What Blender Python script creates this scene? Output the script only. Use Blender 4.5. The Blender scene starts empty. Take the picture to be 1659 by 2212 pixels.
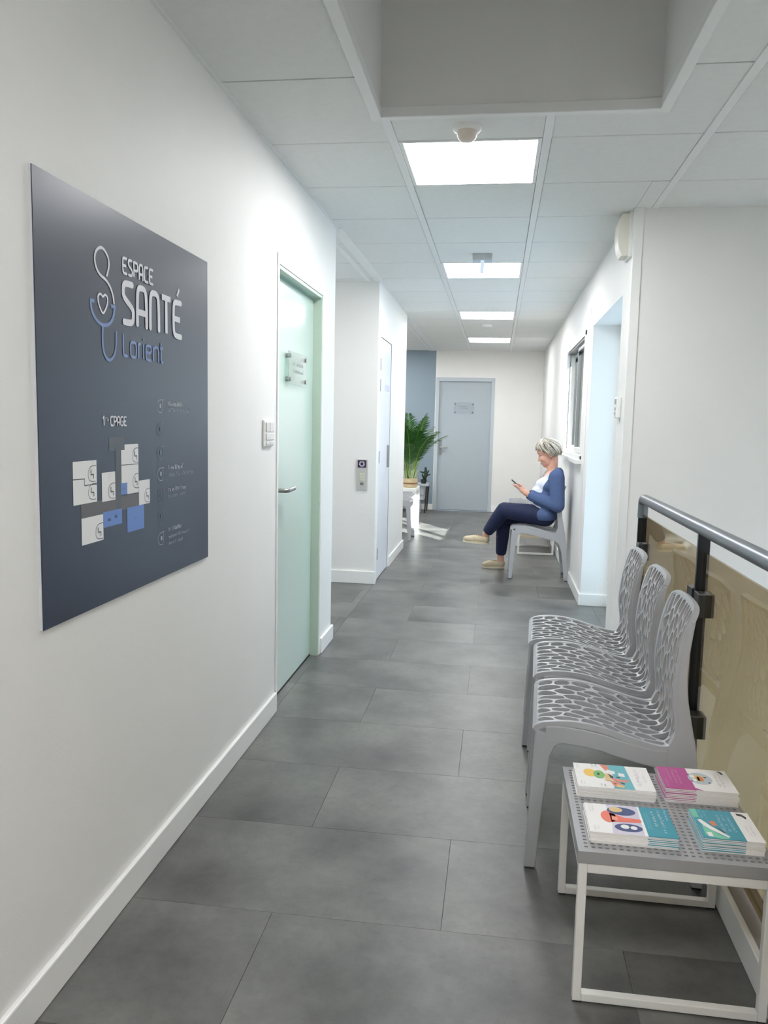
import bpy, bmesh, math, random
from mathutils import Vector, Matrix
random.seed(7)
PI = math.pi
scene = bpy.context.scene
COL = scene.collection

# ---------------------------------------------------------------- camera
CAM_F, CAM_YAW, CAM_PITCH, CAM_ROLL, CAM_H = 1722.9, -0.1386, -0.1110, 0.0216, 1.3217
fwd = Vector((math.sin(CAM_YAW)*math.cos(CAM_PITCH), math.cos(CAM_YAW)*math.cos(CAM_PITCH), math.sin(CAM_PITCH)))
rgt = Vector((math.cos(CAM_YAW), -math.sin(CAM_YAW), 0))
upv = rgt.cross(fwd)
r2 = rgt*math.cos(CAM_ROLL) + upv*math.sin(CAM_ROLL)
u2 = -rgt*math.sin(CAM_ROLL) + upv*math.cos(CAM_ROLL)
cd = bpy.data.cameras.new('camera')
cd.sensor_fit = 'HORIZONTAL'; cd.sensor_width = 36.0
cd.lens = CAM_F/1659*36.0; cd.clip_start = 0.05; cd.clip_end = 200
cam = bpy.data.objects.new('camera', cd); COL.objects.link(cam)
M = Matrix.Identity(4)
for i in range(3):
    M[i][0] = r2[i]; M[i][1] = u2[i]; M[i][2] = -fwd[i]
M[2][3] = CAM_H
cam.matrix_world = M
scene.camera = cam

# ---------------------------------------------------------------- world, sun, exposure
w = bpy.data.worlds.new('sky'); scene.world = w; w.use_nodes = True
bg = w.node_tree.nodes['Background']
bg.inputs[0].default_value = (0.62, 0.80, 1.0, 1); bg.inputs[1].default_value = 3.3
sd = bpy.data.lights.new('sun', 'SUN'); sd.energy = 44.0; sd.angle = 0.009; sd.color = (1.0, 0.97, 0.92)
sun = bpy.data.objects.new('sun', sd); COL.objects.link(sun)
sun.location = (6, 2, 5)
sun.rotation_euler = Vector((-1.0, 1.62, -0.90)).to_track_quat('-Z', 'Y').to_euler()
PANEL_EMIT = 27.5
vs = scene.view_settings
vs.view_transform = 'Standard'; vs.look = 'None'; vs.exposure = 0.0; vs.gamma = 1.0
vs.use_curve_mapping = False
scene.cycles.max_bounces = 10
scene.cycles.diffuse_bounces = 6
scene.cycles.transparent_max_bounces = 12

# ---------------------------------------------------------------- helpers
def lin(c):
    return tuple((x/255/12.92 if x/255 <= 0.04045 else ((x/255+0.055)/1.055)**2.4) for x in c)

_mats = {}
def mat(name, rgb, rough=0.5, metal=0.0, var=0.0, scale=8.0, bump=0.0, bscale=60.0, spec=0.5, coat=0.0):
    """Procedural material: sRGB 0-255 colour with a soft noise variation and fine relief."""
    if name in _mats: return _mats[name]
    m = bpy.data.materials.new(name); m.use_nodes = True
    nt = m.node_tree; b = nt.nodes['Principled BSDF']
    c = lin(rgb)
    b.inputs['Base Color'].default_value = (*c, 1)
    b.inputs['Roughness'].default_value = rough
    b.inputs['Metallic'].default_value = metal
    b.inputs['Specular IOR Level'].default_value = spec
    b.inputs['Coat Weight'].default_value = coat
    tc = nt.nodes.new('ShaderNodeTexCoord')
    if var > 0:
        n = nt.nodes.new('ShaderNodeTexNoise'); n.inputs['Scale'].default_value = scale; n.inputs['Detail'].default_value = 4
        r = nt.nodes.new('ShaderNodeValToRGB')
        r.color_ramp.elements[0].position = 0.3; r.color_ramp.elements[1].position = 0.7
        r.color_ramp.elements[0].color = (*[x*(1-var) for x in c], 1)
        r.color_ramp.elements[1].color = (*[min(1, x*(1+var)) for x in c], 1)
        nt.links.new(tc.outputs['Object'], n.inputs['Vector'])
        nt.links.new(n.outputs['Fac'], r.inputs['Fac']); nt.links.new(r.outputs['Color'], b.inputs['Base Color'])
    if bump > 0:
        n2 = nt.nodes.new('ShaderNodeTexNoise'); n2.inputs['Scale'].default_value = bscale; n2.inputs['Detail'].default_value = 3
        bp = nt.nodes.new('ShaderNodeBump'); bp.inputs['Strength'].default_value = bump; bp.inputs['Distance'].default_value = 0.01
        nt.links.new(tc.outputs['Object'], n2.inputs['Vector'])
        nt.links.new(n2.outputs['Fac'], bp.inputs['Height']); nt.links.new(bp.outputs['Normal'], b.inputs['Normal'])
    _mats[name] = m
    return m

def emis(name, rgb, strength):
    m = bpy.data.materials.new(name); m.use_nodes = True; nt = m.node_tree
    nt.nodes.remove(nt.nodes['Principled BSDF'])
    e = nt.nodes.new('ShaderNodeEmission'); e.inputs[0].default_value = (*lin(rgb), 1); e.inputs[1].default_value = strength
    nt.links.new(e.outputs[0], nt.nodes['Material Output'].inputs[0])
    return m

def thin_glass(name, tint, ior=1.5, rough=0.0, haze=0.0):
    """Sheet glass: light passes tinted, the surface mirrors by Fresnel."""
    m = bpy.data.materials.new(name); m.use_nodes = True; nt = m.node_tree
    nt.nodes.remove(nt.nodes['Principled BSDF'])
    t = nt.nodes.new('ShaderNodeBsdfTransparent'); t.inputs[0].default_value = (*lin(tint), 1)
    g = nt.nodes.new('ShaderNodeBsdfGlossy'); g.inputs['Roughness'].default_value = rough
    fr = nt.nodes.new('ShaderNodeFresnel')
    ge = nt.nodes.new('ShaderNodeNewGeometry'); mr = nt.nodes.new('ShaderNodeMapRange')   # same air-to-glass reflectance on both faces of the sheet
    mr.inputs['To Min'].default_value = ior; mr.inputs['To Max'].default_value = 1/ior
    nt.links.new(ge.outputs['Backfacing'], mr.inputs['Value']); nt.links.new(mr.outputs[0], fr.inputs[0])
    mx = nt.nodes.new('ShaderNodeMixShader')
    nt.links.new(fr.outputs[0], mx.inputs[0]); nt.links.new(g.outputs[0], mx.inputs[2])
    if haze > 0:
        d = nt.nodes.new('ShaderNodeBsdfDiffuse'); d.inputs[0].default_value = (*lin(tint), 1)
        m2 = nt.nodes.new('ShaderNodeMixShader'); m2.inputs[0].default_value = haze
        nt.links.new(t.outputs[0], m2.inputs[1]); nt.links.new(d.outputs[0], m2.inputs[2])
        nt.links.new(m2.outputs[0], mx.inputs[1])
    else:
        nt.links.new(t.outputs[0], mx.inputs[1])
    nt.links.new(mx.outputs[0], nt.nodes['Material Output'].inputs[0])
    return m

def tag(o, label=None, cat=None, group=None, kind=None):
    if label: o['label'] = label
    if cat: o['category'] = cat
    if group: o['group'] = group
    if kind: o['kind'] = kind
    return o

def thing(name, label, cat, loc=(0, 0, 0), rz=0.0, group=None, kind=None):
    o = bpy.data.objects.new(name, None); COL.objects.link(o)
    o.empty_display_size = 0.05
    o.location = loc; o.rotation_euler = (0, 0, rz)
    return tag(o, label, cat, group, kind)

def origin(p):
    v = Vector((0, 0, 0))
    while p is not None:
        v += Vector(p.location); p = p.parent
    return v

class MB:
    """Collects shapes and links them as ONE mesh object."""
    def __init__(s): s.v = []; s.f = []; s.mi = []
    def face(s, idx, mi=0): s.f.append(idx); s.mi.append(mi)
    def add(s, vs_, fs_, mi=0):
        b = len(s.v); s.v += [tuple(v) for v in vs_]
        for f in fs_: s.face([b+i for i in f], mi)
    def box(s, x0, x1, y0, y1, z0, z1, mi=0):
        s.add([(x0,y0,z0),(x1,y0,z0),(x1,y1,z0),(x0,y1,z0),(x0,y0,z1),(x1,y0,z1),(x1,y1,z1),(x0,y1,z1)],
              [(3,2,1,0),(4,5,6,7),(0,1,5,4),(1,2,6,5),(2,3,7,6),(3,0,4,7)], mi); return s
    def obox(s, c, ax, ay, az, mi=0):
        """oriented box: centre and three half-axis vectors"""
        c = Vector(c); ax = Vector(ax); ay = Vector(ay); az = Vector(az)
        P = [c+ax*i+ay*j+az*k for k in (-1,1) for j in (-1,1) for i in (-1,1)]
        s.add(P, [(2,3,1,0),(4,5,7,6),(0,1,5,4),(1,3,7,5),(3,2,6,7),(2,0,4,6)], mi); return s
    def prism(s, poly, fn, a, b, mi=0):
        """poly: 2D outline; fn(p,q,t) -> 3D; between t=a and t=b"""
        n = len(poly)
        s.add([fn(p[0], p[1], a) for p in poly] + [fn(p[0], p[1], b) for p in poly],
              [tuple(range(n-1,-1,-1)), tuple(range(n, 2*n))] + [(i, (i+1) % n, n+(i+1) % n, n+i) for i in range(n)], mi); return s
    def tube(s, pts, rad, n=10, mi=0, cap=True, flat=None):
        pts = [Vector(p) for p in pts]; m = len(pts)
        if not hasattr(rad, '__len__'): rad = [rad]*m
        base = len(s.v); prev = None
        for i in range(m):
            t = (pts[min(i+1, m-1)] - pts[max(i-1, 0)]).normalized()
            if prev is None:
                a = Vector((0,0,1)) if abs(t.z) < 0.9 else Vector((1,0,0))
                nrm = t.cross(a).normalized()
            else:
                nrm = (prev - t*prev.dot(t)).normalized()
            prev = nrm; bn = t.cross(nrm)
            for k in range(n):
                an = 2*PI*k/n
                s.v.append(tuple(pts[i] + nrm*math.cos(an)*rad[i] + bn*math.sin(an)*rad[i]*(flat or 1)))
        for i in range(m-1):
            for k in range(n):
                s.face([base+i*n+k, base+i*n+(k+1) % n, base+(i+1)*n+(k+1) % n, base+(i+1)*n+k], mi)
        if cap:
            s.face([base+k for k in range(n-1,-1,-1)], mi); s.face([base+(m-1)*n+k for k in range(n)], mi)
        return s
    def cyl(s, p0, p1, r, n=20, mi=0): return s.tube([p0, p1], r, n, mi)
    def lathe(s, prof, c, n=28, mi=0, axis='z'):
        """prof: (radius, height) pairs revolved about an axis through c"""
        base = len(s.v); m = len(prof)
        for r, h in prof:
            for k in range(n):
                a = 2*PI*k/n
                s.v.append((c[0]+r*math.cos(a), c[1]+r*math.sin(a), c[2]+h))
        for i in range(m-1):
            for k in range(n):
                s.face([base+i*n+k, base+i*n+(k+1) % n, base+(i+1)*n+(k+1) % n, base+(i+1)*n+k], mi)
        s.face([base+k for k in range(n-1,-1,-1)], mi); s.face([base+(m-1)*n+k for k in range(n)], mi)
        return s
    def ell(s, c, ax, ay, az, nu=20, nv=14, mi=0):
        """ellipsoid from three half-axis vectors"""
        c = Vector(c); ax = Vector(ax); ay = Vector(ay); az = Vector(az); base = len(s.v)
        s.v.append(tuple(c-az))
        for j in range(1, nv):
            th = -PI/2 + PI*j/nv
            for i in range(nu):
                ph = 2*PI*i/nu
                s.v.append(tuple(c + ax*math.cos(th)*math.cos(ph) + ay*math.cos(th)*math.sin(ph) + az*math.sin(th)))
        s.v.append(tuple(c+az)); top = len(s.v)-1
        for i in range(nu):
            s.face([base, base+1+(i+1) % nu, base+1+i], mi)
            s.face([top, base+1+(nv-2)*nu+i, base+1+(nv-2)*nu+(i+1) % nu], mi)
        for j in range(nv-2):
            for i in range(nu):
                a = base+1+j*nu
                s.face([a+i, a+(i+1) % nu, a+nu+(i+1) % nu, a+nu+i], mi)
        return s
    def cap(s, p0, r0, p1, r1, n=16, mi=0):
        """tapered capsule"""
        p0 = Vector(p0); p1 = Vector(p1); d = (p1-p0).normalized(); pts = []; rad = []
        for k in range(5):
            a = PI/2*(k/5+0.02); pts.append(p0 - d*r0*math.cos(a)); rad.append(r0*math.sin(a))
        for k in range(0, 5): pts.append(p0.lerp(p1, k/4)); rad.append(r0+(r1-r0)*k/4)
        for k in range(4, -1, -1):
            a = PI/2*(k/5+0.02); pts.append(p1 + d*r1*math.cos(a)); rad.append(r1*math.sin(a))
        return s.tube(pts, rad, n, mi)
    def chain(s, pts, rads):
        for i in range(len(pts)-1): s.cap(pts[i], rads[i], pts[i+1], rads[i+1])
        return s
    def mesh(s, name, o=Vector((0,0,0))):
        me = bpy.data.meshes.new(name)
        me.from_pydata([(v[0]-o[0], v[1]-o[1], v[2]-o[2]) for v in s.v], [], s.f)
        me.polygons.foreach_set('material_index', s.mi); me.update()
        return me
    def build(s, name, m, parent=None, smooth=None, bevel=0.0, local=False, kind=None):
        o3 = Vector((0,0,0)) if (local or parent is None) else origin(parent)
        me = s.mesh(name, o3)
        if bevel > 0:
            bm_ = bmesh.new(); bm_.from_mesh(me); bmesh.ops.recalc_face_normals(bm_, faces=bm_.faces[:]); bm_.to_mesh(me); bm_.free()
        for mm in (m if isinstance(m, (list, tuple)) else [m]): me.materials.append(mm)
        if smooth is not None:
            me.shade_smooth()
            if smooth < 179: me.set_sharp_from_angle(angle=math.radians(smooth))
        ob = bpy.data.objects.new(name, me); COL.objects.link(ob)
        if parent is not None: ob.parent = parent
        if bevel > 0:
            bm = ob.modifiers.new('edge', 'BEVEL'); bm.width = bevel; bm.segments = 2; bm.limit_method = 'ANGLE'; bm.harden_normals = False
        if kind: ob['kind'] = kind
        return ob

def copy_tree(o, parent=None):
    c = o.copy(); COL.objects.link(c); c.parent = parent
    for ch in list(o.children): copy_tree(ch, c)
    return c

def struct(name, mb, m, label, cat, **k):
    return tag(mb.build(name, m, **k), label, cat, None, 'structure')

def remeshed(mb, name, voxel, mats, parent, smooth_it=4, cut=None, solid=0.0, sub=0):
    """union of overlapping shapes as one continuous skin (voxel remesh), smoothed"""
    me = mb.mesh(name+'_src'); ob = bpy.data.objects.new(name+'_src', me); COL.objects.link(ob)
    r = ob.modifiers.new('r', 'REMESH'); r.mode = 'VOXEL'; r.voxel_size = voxel
    sm = ob.modifiers.new('s', 'SMOOTH'); sm.iterations = smooth_it; sm.factor = 0.5
    dg = bpy.context.evaluated_depsgraph_get(); dg.update()
    out = bpy.data.meshes.new_from_object(ob.evaluated_get(dg)); out.name = name
    bpy.data.objects.remove(ob); bpy.data.meshes.remove(me)
    if cut:
        bm = bmesh.new(); bm.from_mesh(out)
        bmesh.ops.delete(bm, geom=[f for f in bm.faces if cut(f.calc_center_median(), f.normal)], context='FACES')
        bmesh.ops.delete(bm, geom=[v for v in bm.verts if not v.link_faces], context='VERTS')
        # even out the cut hems
        bv = [v for v in bm.verts if v.is_boundary]
        for _ in range(14):
            new = {}
            for v in bv:
                nb = [e.other_vert(v).co for e in v.link_edges if e.is_boundary]
                if len(nb) == 2: new[v] = v.co*.4+(nb[0]+nb[1])*.3
            for v, c in new.items(): v.co = c
        inner = {e.other_vert(v) for v in bv for e in v.link_edges} - set(bv)
        for v in inner:
            v.co = v.co*.5 + sum((e.other_vert(v).co for e in v.link_edges), Vector())/len(v.link_edges)*.5
        bm.to_mesh(out); bm.free()
    out.materials.clear()
    for mm in mats: out.materials.append(mm)
    out.shade_smooth()
    o3 = origin(parent)
    out.transform(Matrix.Translation(-o3))
    ob = bpy.data.objects.new(name, out); COL.objects.link(ob); ob.parent = parent
    if solid > 0:
        s = ob.modifiers.new('t', 'SOLIDIFY'); s.thickness = solid; s.offset = 1
    return ob

# ---------------------------------------------------------------- shared materials
WALL = mat('wall_paint', (236, 235, 232), 0.55, bump=0.05, bscale=180, var=0.012, scale=3)
WALLG = mat('wall_grey_blue', (134, 149, 160), 0.55, bump=0.05, bscale=180)
TRIM = mat('white_gloss_trim', (240, 240, 238), 0.3, var=0.01)
CEILT = mat('ceiling_tile', (230, 231, 229), 0.9, var=0.015, scale=30, bump=0.15, bscale=220)
CEILB = mat('ceiling_profile', (234, 235, 234), 0.4)
DARKV = mat('dark_void', (60, 62, 64), 0.9)
WMET = mat('white_powder_metal', (232, 231, 227), 0.35, var=0.02, scale=20)
GMET = mat('brushed_steel', (170, 170, 168), 0.3, metal=0.9)
RAILM = mat('handrail_metal', (120, 125, 132), 0.3, metal=0.85)
BLACKM = mat('dark_rail_metal', (58, 62, 68), 0.28, metal=0.85)
BLACKP = mat('black_plastic', (24, 25, 27), 0.4)
WPLA = mat('white_plastic', (238, 238, 235), 0.35)
PAPER = mat('paper_white', (244, 242, 240), 0.5)
CHAIR = mat('grey_resin', (178, 180, 184), 0.38, var=0.02, scale=5, bump=0.03, bscale=300)
CLEAR = thin_glass('clear_glass', (245, 250, 250))
ACRYL = thin_glass('acrylic', (250, 252, 251), 1.45)
BRONZE = thin_glass('bronze_glass', (219, 206, 181), 1.52)

def floor_material():
    m = bpy.data.materials.new('concrete_vinyl'); m.use_nodes = True; nt = m.node_tree
    b = nt.nodes['Principled BSDF']; L = nt.links.new
    ge = nt.nodes.new('ShaderNodeNewGeometry'); oi = nt.nodes.new('ShaderNodeObjectInfo')
    mp = nt.nodes.new('ShaderNodeVectorMath'); mp.operation = 'ADD'
    sc = nt.nodes.new('ShaderNodeMath'); sc.operation = 'MULTIPLY'; sc.inputs[1].default_value = 40
    cx = nt.nodes.new('ShaderNodeCombineXYZ')
    L(oi.outputs['Random'], sc.inputs[0]); L(sc.outputs[0], cx.inputs[0]); L(sc.outputs[0], cx.inputs[2])
    L(ge.outputs['Position'], mp.inputs[0]); L(cx.outputs[0], mp.inputs[1])
    n1 = nt.nodes.new('ShaderNodeTexNoise'); n1.inputs['Scale'].default_value = 2.8; n1.inputs['Detail'].default_value = 6; n1.inputs['Roughness'].default_value = 0.55
    n2 = nt.nodes.new('ShaderNodeTexNoise'); n2.inputs['Scale'].default_value = 38; n2.inputs['Detail'].default_value = 5; n2.inputs['Roughness'].default_value = 0.7
    L(mp.outputs[0], n1.inputs['Vector']); L(mp.outputs[0], n2.inputs['Vector'])
    r1 = nt.nodes.new('ShaderNodeValToRGB')
    e = r1.color_ramp.elements
    e[0].position = 0.32; e[0].color = (*lin((71, 71, 70)), 1)
    e[1].position = 0.68; e[1].color = (*lin((118, 118, 115)), 1)
    L(n1.outputs['Fac'], r1.inputs['Fac'])
    r2_ = nt.nodes.new('ShaderNodeValToRGB')
    r2_.color_ramp.elements[0].position = 0.30; r2_.color_ramp.elements[0].color = (0.80, 0.80, 0.80, 1)
    r2_.color_ramp.elements[1].position = 0.55; r2_.color_ramp.elements[1].color = (1, 1, 1, 1)
    L(n2.outputs['Fac'], r2_.inputs['Fac'])
    mx = nt.nodes.new('ShaderNodeMix'); mx.data_type = 'RGBA'; mx.blend_type = 'MULTIPLY'; mx.inputs['Factor'].default_value = 0.8
    L(r1.outputs[0], mx.inputs['A']); L(r2_.outputs[0], mx.inputs['B'])
    # small per-tile tone
    mr = nt.nodes.new('ShaderNodeMapRange'); mr.inputs['To Min'].default_value = 0.93; mr.inputs['To Max'].default_value = 1.07
    L(oi.outputs['Random'], mr.inputs['Value'])
    vm = nt.nodes.new('ShaderNodeVectorMath'); vm.operation = 'SCALE'
    L(mx.outputs['Result'], vm.inputs[0]); L(mr.outputs[0], vm.inputs['Scale'])
    L(vm.outputs[0], b.inputs['Base Color'])
    rr = nt.nodes.new('ShaderNodeMapRange'); rr.inputs['To Min'].default_value = 0.30; rr.inputs['To Max'].default_value = 0.46
    L(n1.outputs['Fac'], rr.inputs['Value']); L(rr.outputs[0], b.inputs['Roughness'])
    bp = nt.nodes.new('ShaderNodeBump'); bp.inputs['Strength'].default_value = 0.08; bp.inputs['Distance'].default_value = 0.004
    L(n2.outputs['Fac'], bp.inputs['Height']); L(bp.outputs[0], b.inputs['Normal'])
    return m
FLOORM = floor_material()
JOINT = mat('floor_joint', (94, 94, 92), 0.7)

# ---------------------------------------------------------------- layout constants (metres; y runs down the corridor)
XL, XR, HC = -0.968, 0.655, 2.437
WT_R = 0.28                      # thickness of the right-hand outer wall
YB, YE = -2.6, 12.32             # wall behind the camera, end wall
XWL = -3.2                       # far left wall of the waiting area and lift lobby
XST = 1.90                       # outer stairwell wall, set out to keep sun off the person
ZT = 2.62                        # top of walls, above the suspended ceiling
G0X, G0Y = -0.451, 3.29          # ceiling grid origin
SH = (-0.467, 0.525, 0.85, 3.02) # light shaft opening in the ceiling

# ================================================================ STRUCTURE
def wall(name, boxes, m, label):
    mb = MB()
    for b in boxes: mb.box(*b)
    return struct(name, mb, m, label, 'wall')

D1 = (3.46, 4.335, 2.0)      # green glass door opening: y0, y1, top
D2 = (6.535, 7.205, 2.02)    # white door on the far left wall
D3 = (-0.935, -0.085, 2.012) # grey door in the end wall: x0, x1, top
OP = (4.63, 6.0, 2.05)       # opening in the right wall
WN = (6.42, 8.06, 1.07, 2.07)# window in the right wall
LB = -2.4                    # back of the lift lobby

wall('wall_left', [(XL-.2, XL, YB, D1[0], -.05, ZT), (XL-.2, XL, D1[1], 4.68, -.05, ZT), (XL-.2, XL, D1[0], D1[1], D1[2], ZT),
                   (LB, XL-.2, 4.48, 4.68, -.05, ZT)], WALL, 'long white wall carrying the dark blue sign and green door')
wall('wall_lobby', [(LB-.2, LB, 4.48, 6.6, -.05, ZT)], WALL, 'white back wall inside the side recess')
wall('wall_left_far', [(LB, XL, 6.41, D2[0], -.05, ZT), (XL-.2, XL, D2[1], 8.37, -.05, ZT), (XL-.2, XL, D2[0], D2[1], D2[2], ZT),
                       (XWL, XL-.2, 8.2, 8.37, -.05, ZT)], WALL, 'white wall past the recess with call panel and white door')
wall('wall_waiting', [(XWL-.2, XWL, 8.2, YE+.2, -.05, ZT)], WALL, 'white side wall of the waiting corner')
wall('wall_right', [(XR, XR+WT_R, 4.34, OP[0], -1.85, ZT), (XR, XR+WT_R, OP[0], OP[1], OP[2], ZT), (XR, XR+WT_R, OP[1], 6.15, -.05, ZT), (XR, XR+.14, 6.15, WN[0], -.05, ZT),
                    (XR, XR+.14, WN[0], WN[1], -.05, WN[2]), (XR, XR+.14, WN[0], WN[1], WN[3], ZT), (XR, XR+.14, WN[1], YE+.2, -.05, ZT)],
     WALL, 'white wall behind the seated person with window and opening')
wall('wall_stair', [(XR+WT_R, XST+.2, 4.34, 4.63, -1.85, 2.70)], WALL, 'white wall rising behind the glass railing')  # top raised past the roof so it blocks sun from the person
wall('wall_stair_side', [(XST, XST+.2, YB, 4.34, -1.85, 2.70)], WALL, 'white outer wall of the stairwell')  # unseen wall, its reach and height shaped to block the sun
wall('wall_back', [(XL-.2, XST+.2, YB-.2, YB, -1.85, ZT)], WALL, 'white wall at the near end of the corridor')
wall('wall_end', [(-.965, D3[0], YE, YE+.2, -.05, ZT), (D3[1], XR+.05, YE, YE+.2, -.05, ZT), (D3[0], D3[1], YE, YE+.2, D3[2], ZT)],
     WALL, 'white end wall around the grey door')
wall('wall_end_grey', [(XWL, -.965, YE, YE+.2, -.05, ZT)], WALLG, 'grey blue painted end wall behind the palm')
# glazed outer door filling the opening, hidden behind the pier
w2 = thing('window_2', 'glazed outer door at the back of the bright opening', 'window', (XR+.24, 5.31, 0), kind='structure')
xa, xb = XR+.215, XR+.265
mb = MB(); mb.box(xa, xb, OP[0], OP[0]+.05, 0, OP[2]); mb.box(xa, xb, OP[1]-.05, OP[1], 0, OP[2]); mb.box(xa, xb, OP[0]+.05, OP[1]-.05, 0, .08); mb.box(xa, xb, OP[0]+.05, OP[1]-.05, OP[2]-.05, OP[2]); mb.box(xa, xb, 5.285, 5.345, .08, OP[2]-.05)
mb.build('window_frame', WPLA, w2)
for ya, yb in ((OP[0]+.05, 5.285), (5.345, OP[1]-.05)): MB().box(xa+.02, xa+.026, ya, yb, .08, OP[2]-.05).build('pane', CLEAR, w2)

# ---- floor: slab with individual vinyl tiles
fl = struct('floor', MB().box(XWL, .74, YB, YE, -.06, -.004).box(.74, XR+WT_R, 4.34, OP[1]+.1, -.06, -.004), JOINT,
            'dark grey concrete look vinyl tile floor', 'floor')
TW, TD = 0.92, 0.4675
tile_cache = {}
def rect_minus(r, h):
    """rectangle r minus rectangle h -> list of rectangles (x0,x1,y0,y1)"""
    x0, x1, y0, y1 = r; a, b, c, d = h
    if a >= x1 or b <= x0 or c >= y1 or d <= y0: return [r]
    out = []
    if x0 < a: out.append((x0, a, y0, y1))
    if b < x1: out.append((b, x1, y0, y1))
    xa, xb = max(x0, a), min(x1, b)
    if y0 < c: out.append((xa, xb, y0, c))
    if d < y1: out.append((xa, xb, d, y1))
    return out
def slab_piece(name, cache, r, z0, z1, m, parent, gapx, gapy, bevel=0.0):
    x0, x1, y0, y1 = r; wx = x1-x0-gapx; wy = y1-y0-gapy
    if wx < .012 or wy < .012: return None
    key = (name, round(wx, 4), round(wy, 4))
    if key not in cache:
        mb = MB()
        if bevel:
            b = bevel; zs = z1
            lo = [(-wx/2, -wy/2), (wx/2, -wy/2), (wx/2, wy/2), (-wx/2, wy/2)]
            hi = [(-wx/2+b, -wy/2+b), (wx/2-b, -wy/2+b), (wx/2-b, wy/2-b), (-wx/2+b, wy/2-b)]
            zb = z1 - b*(1 if z1 > z0 else -1)
            mb.add([(*p, z0) for p in lo]+[(*p, zb) for p in lo]+[(*p, zs) for p in hi],
                   [(3,2,1,0)]+[(i, (i+1) % 4, 4+(i+1) % 4, 4+i) for i in range(4)]+[(4+i, 4+(i+1) % 4, 8+(i+1) % 4, 8+i) for i in range(4)]+[(8,9,10,11)])
        else:
            mb.box(-wx/2, wx/2, -wy/2, wy/2, min(z0, z1), max(z0, z1))
        me = mb.mesh(name); me.materials.append(m); cache[key] = me
    o = bpy.data.objects.new(name, cache[key]); COL.objects.link(o)
    o.location = ((x0+x1)/2, (y0+y1)/2, 0); o.parent = parent
    return o
ZONES = [(XL, .74, YB, YE), (LB, XL, 4.68, 6.41), (XWL, XL, 8.37, YE), (.74, XR+WT_R-.02, 4.6, OP[1]), (XL-.1, XL, D1[0], D1[1])]
for zx0, zx1, zy0, zy1 in ZONES:
    k0 = math.floor((zy0-1.966)/TD); k1 = math.ceil((zy1-1.966)/TD)
    for k in range(k0, k1):
        ya, yb = max(zy0, 1.966+TD*k), min(zy1, 1.966+TD*(k+1))
        if yb-ya < .02: continue
        off = -0.10 if k % 2 == 0 else -0.556
        i0 = math.floor((zx0-off)/TW)
        for i in range(i0, i0+8):
            xa, xb = max(zx0, off+TW*i), min(zx1, off+TW*(i+1))
            if xb-xa < .01: continue
            slab_piece('floor_tile', tile_cache, (xa, xb, ya, yb), -.004, 0.0, FLOORM, fl, .0010, .0010, .0003)

# ---- suspended ceiling: dark plenum, tiles, profiles
def ceiling_box():
    mb = MB()
    for r in rect_minus((XWL-.2, XST+.2, YB, YE+.2), (SH[0]-.06, SH[1]+.06, SH[2]-.06, SH[3]+.06)):
        for q in rect_minus(r, (XR+.14, 9, 4.63, 20)): mb.box(q[0], q[1], q[2], q[3], ZT-.06, ZT+.05)
    return mb
ce = struct('ceiling', ceiling_box(), DARKV, 'suspended ceiling of large white tiles', 'ceiling')
LIGHT_ROWS = (0, 4, 8, 12, -6)
ceil_cache = {}
CZ = [(XL, XST, YB, G0Y+.6), (XL, XR, G0Y+.6, YE), (XR, XST, G0Y+.6, 4.34), (LB, XL, 4.68, 6.41), (XWL, XL, 8.37, YE)]
holes = [(G0X, G0X+.6, G0Y+.6*r, G0Y+.6*(r+1)) for r in LIGHT_ROWS] + [(G0X+1.2, G0X+1.8, G0Y-3.6, G0Y-3.0)] + [(G0X-1.8, G0X-1.2, G0Y+.6*r, G0Y+.6*(r+1)) for r in (9, 13, 3)]
for zx0, zx1, zy0, zy1 in CZ:
    for k in range(math.floor((zy0-G0Y)/.6), math.ceil((zy1-G0Y)/.6)):
        ya, yb = max(zy0, G0Y+.6*k), min(zy1, G0Y+.6*(k+1))
        if yb-ya < .03: continue
        for i in range(math.floor((zx0-G0X)/.6), math.ceil((zx1-G0X)/.6)):
            xa, xb = max(zx0, G0X+.6*i), min(zx1, G0X+.6*(i+1))
            if xb-xa < .03: continue
            cx, cy = G0X+.6*i+.3, G0Y+.6*k+.3
            if any(abs(cx-(h[0]+h[1])/2) < .02 and abs(cy-(h[2]+h[3])/2) < .02 for h in holes): continue
            for r in rect_minus((xa, xb, ya, yb), SH):
                cut_ = r != (xa, xb, ya, yb)
                on = lambda x: abs((x-G0X)/.6-round((x-G0X)/.6)) < .01
                ony = lambda y: abs((y-G0Y)/.6-round((y-G0Y)/.6)) < .01
                r = (r[0]+(.017 if on(r[0]) else 0), r[1]-(.017 if on(r[1]) else 0), r[2]+(.0045 if ony(r[2]) else 0), r[3]-(.0045 if ony(r[3]) else 0))
                slab_piece('ceiling_tile', ceil_cache, r, HC+.016, HC, CEILT, ce, 0, 0, 0 if cut_ or xb-xa < .2 else .003)
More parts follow.
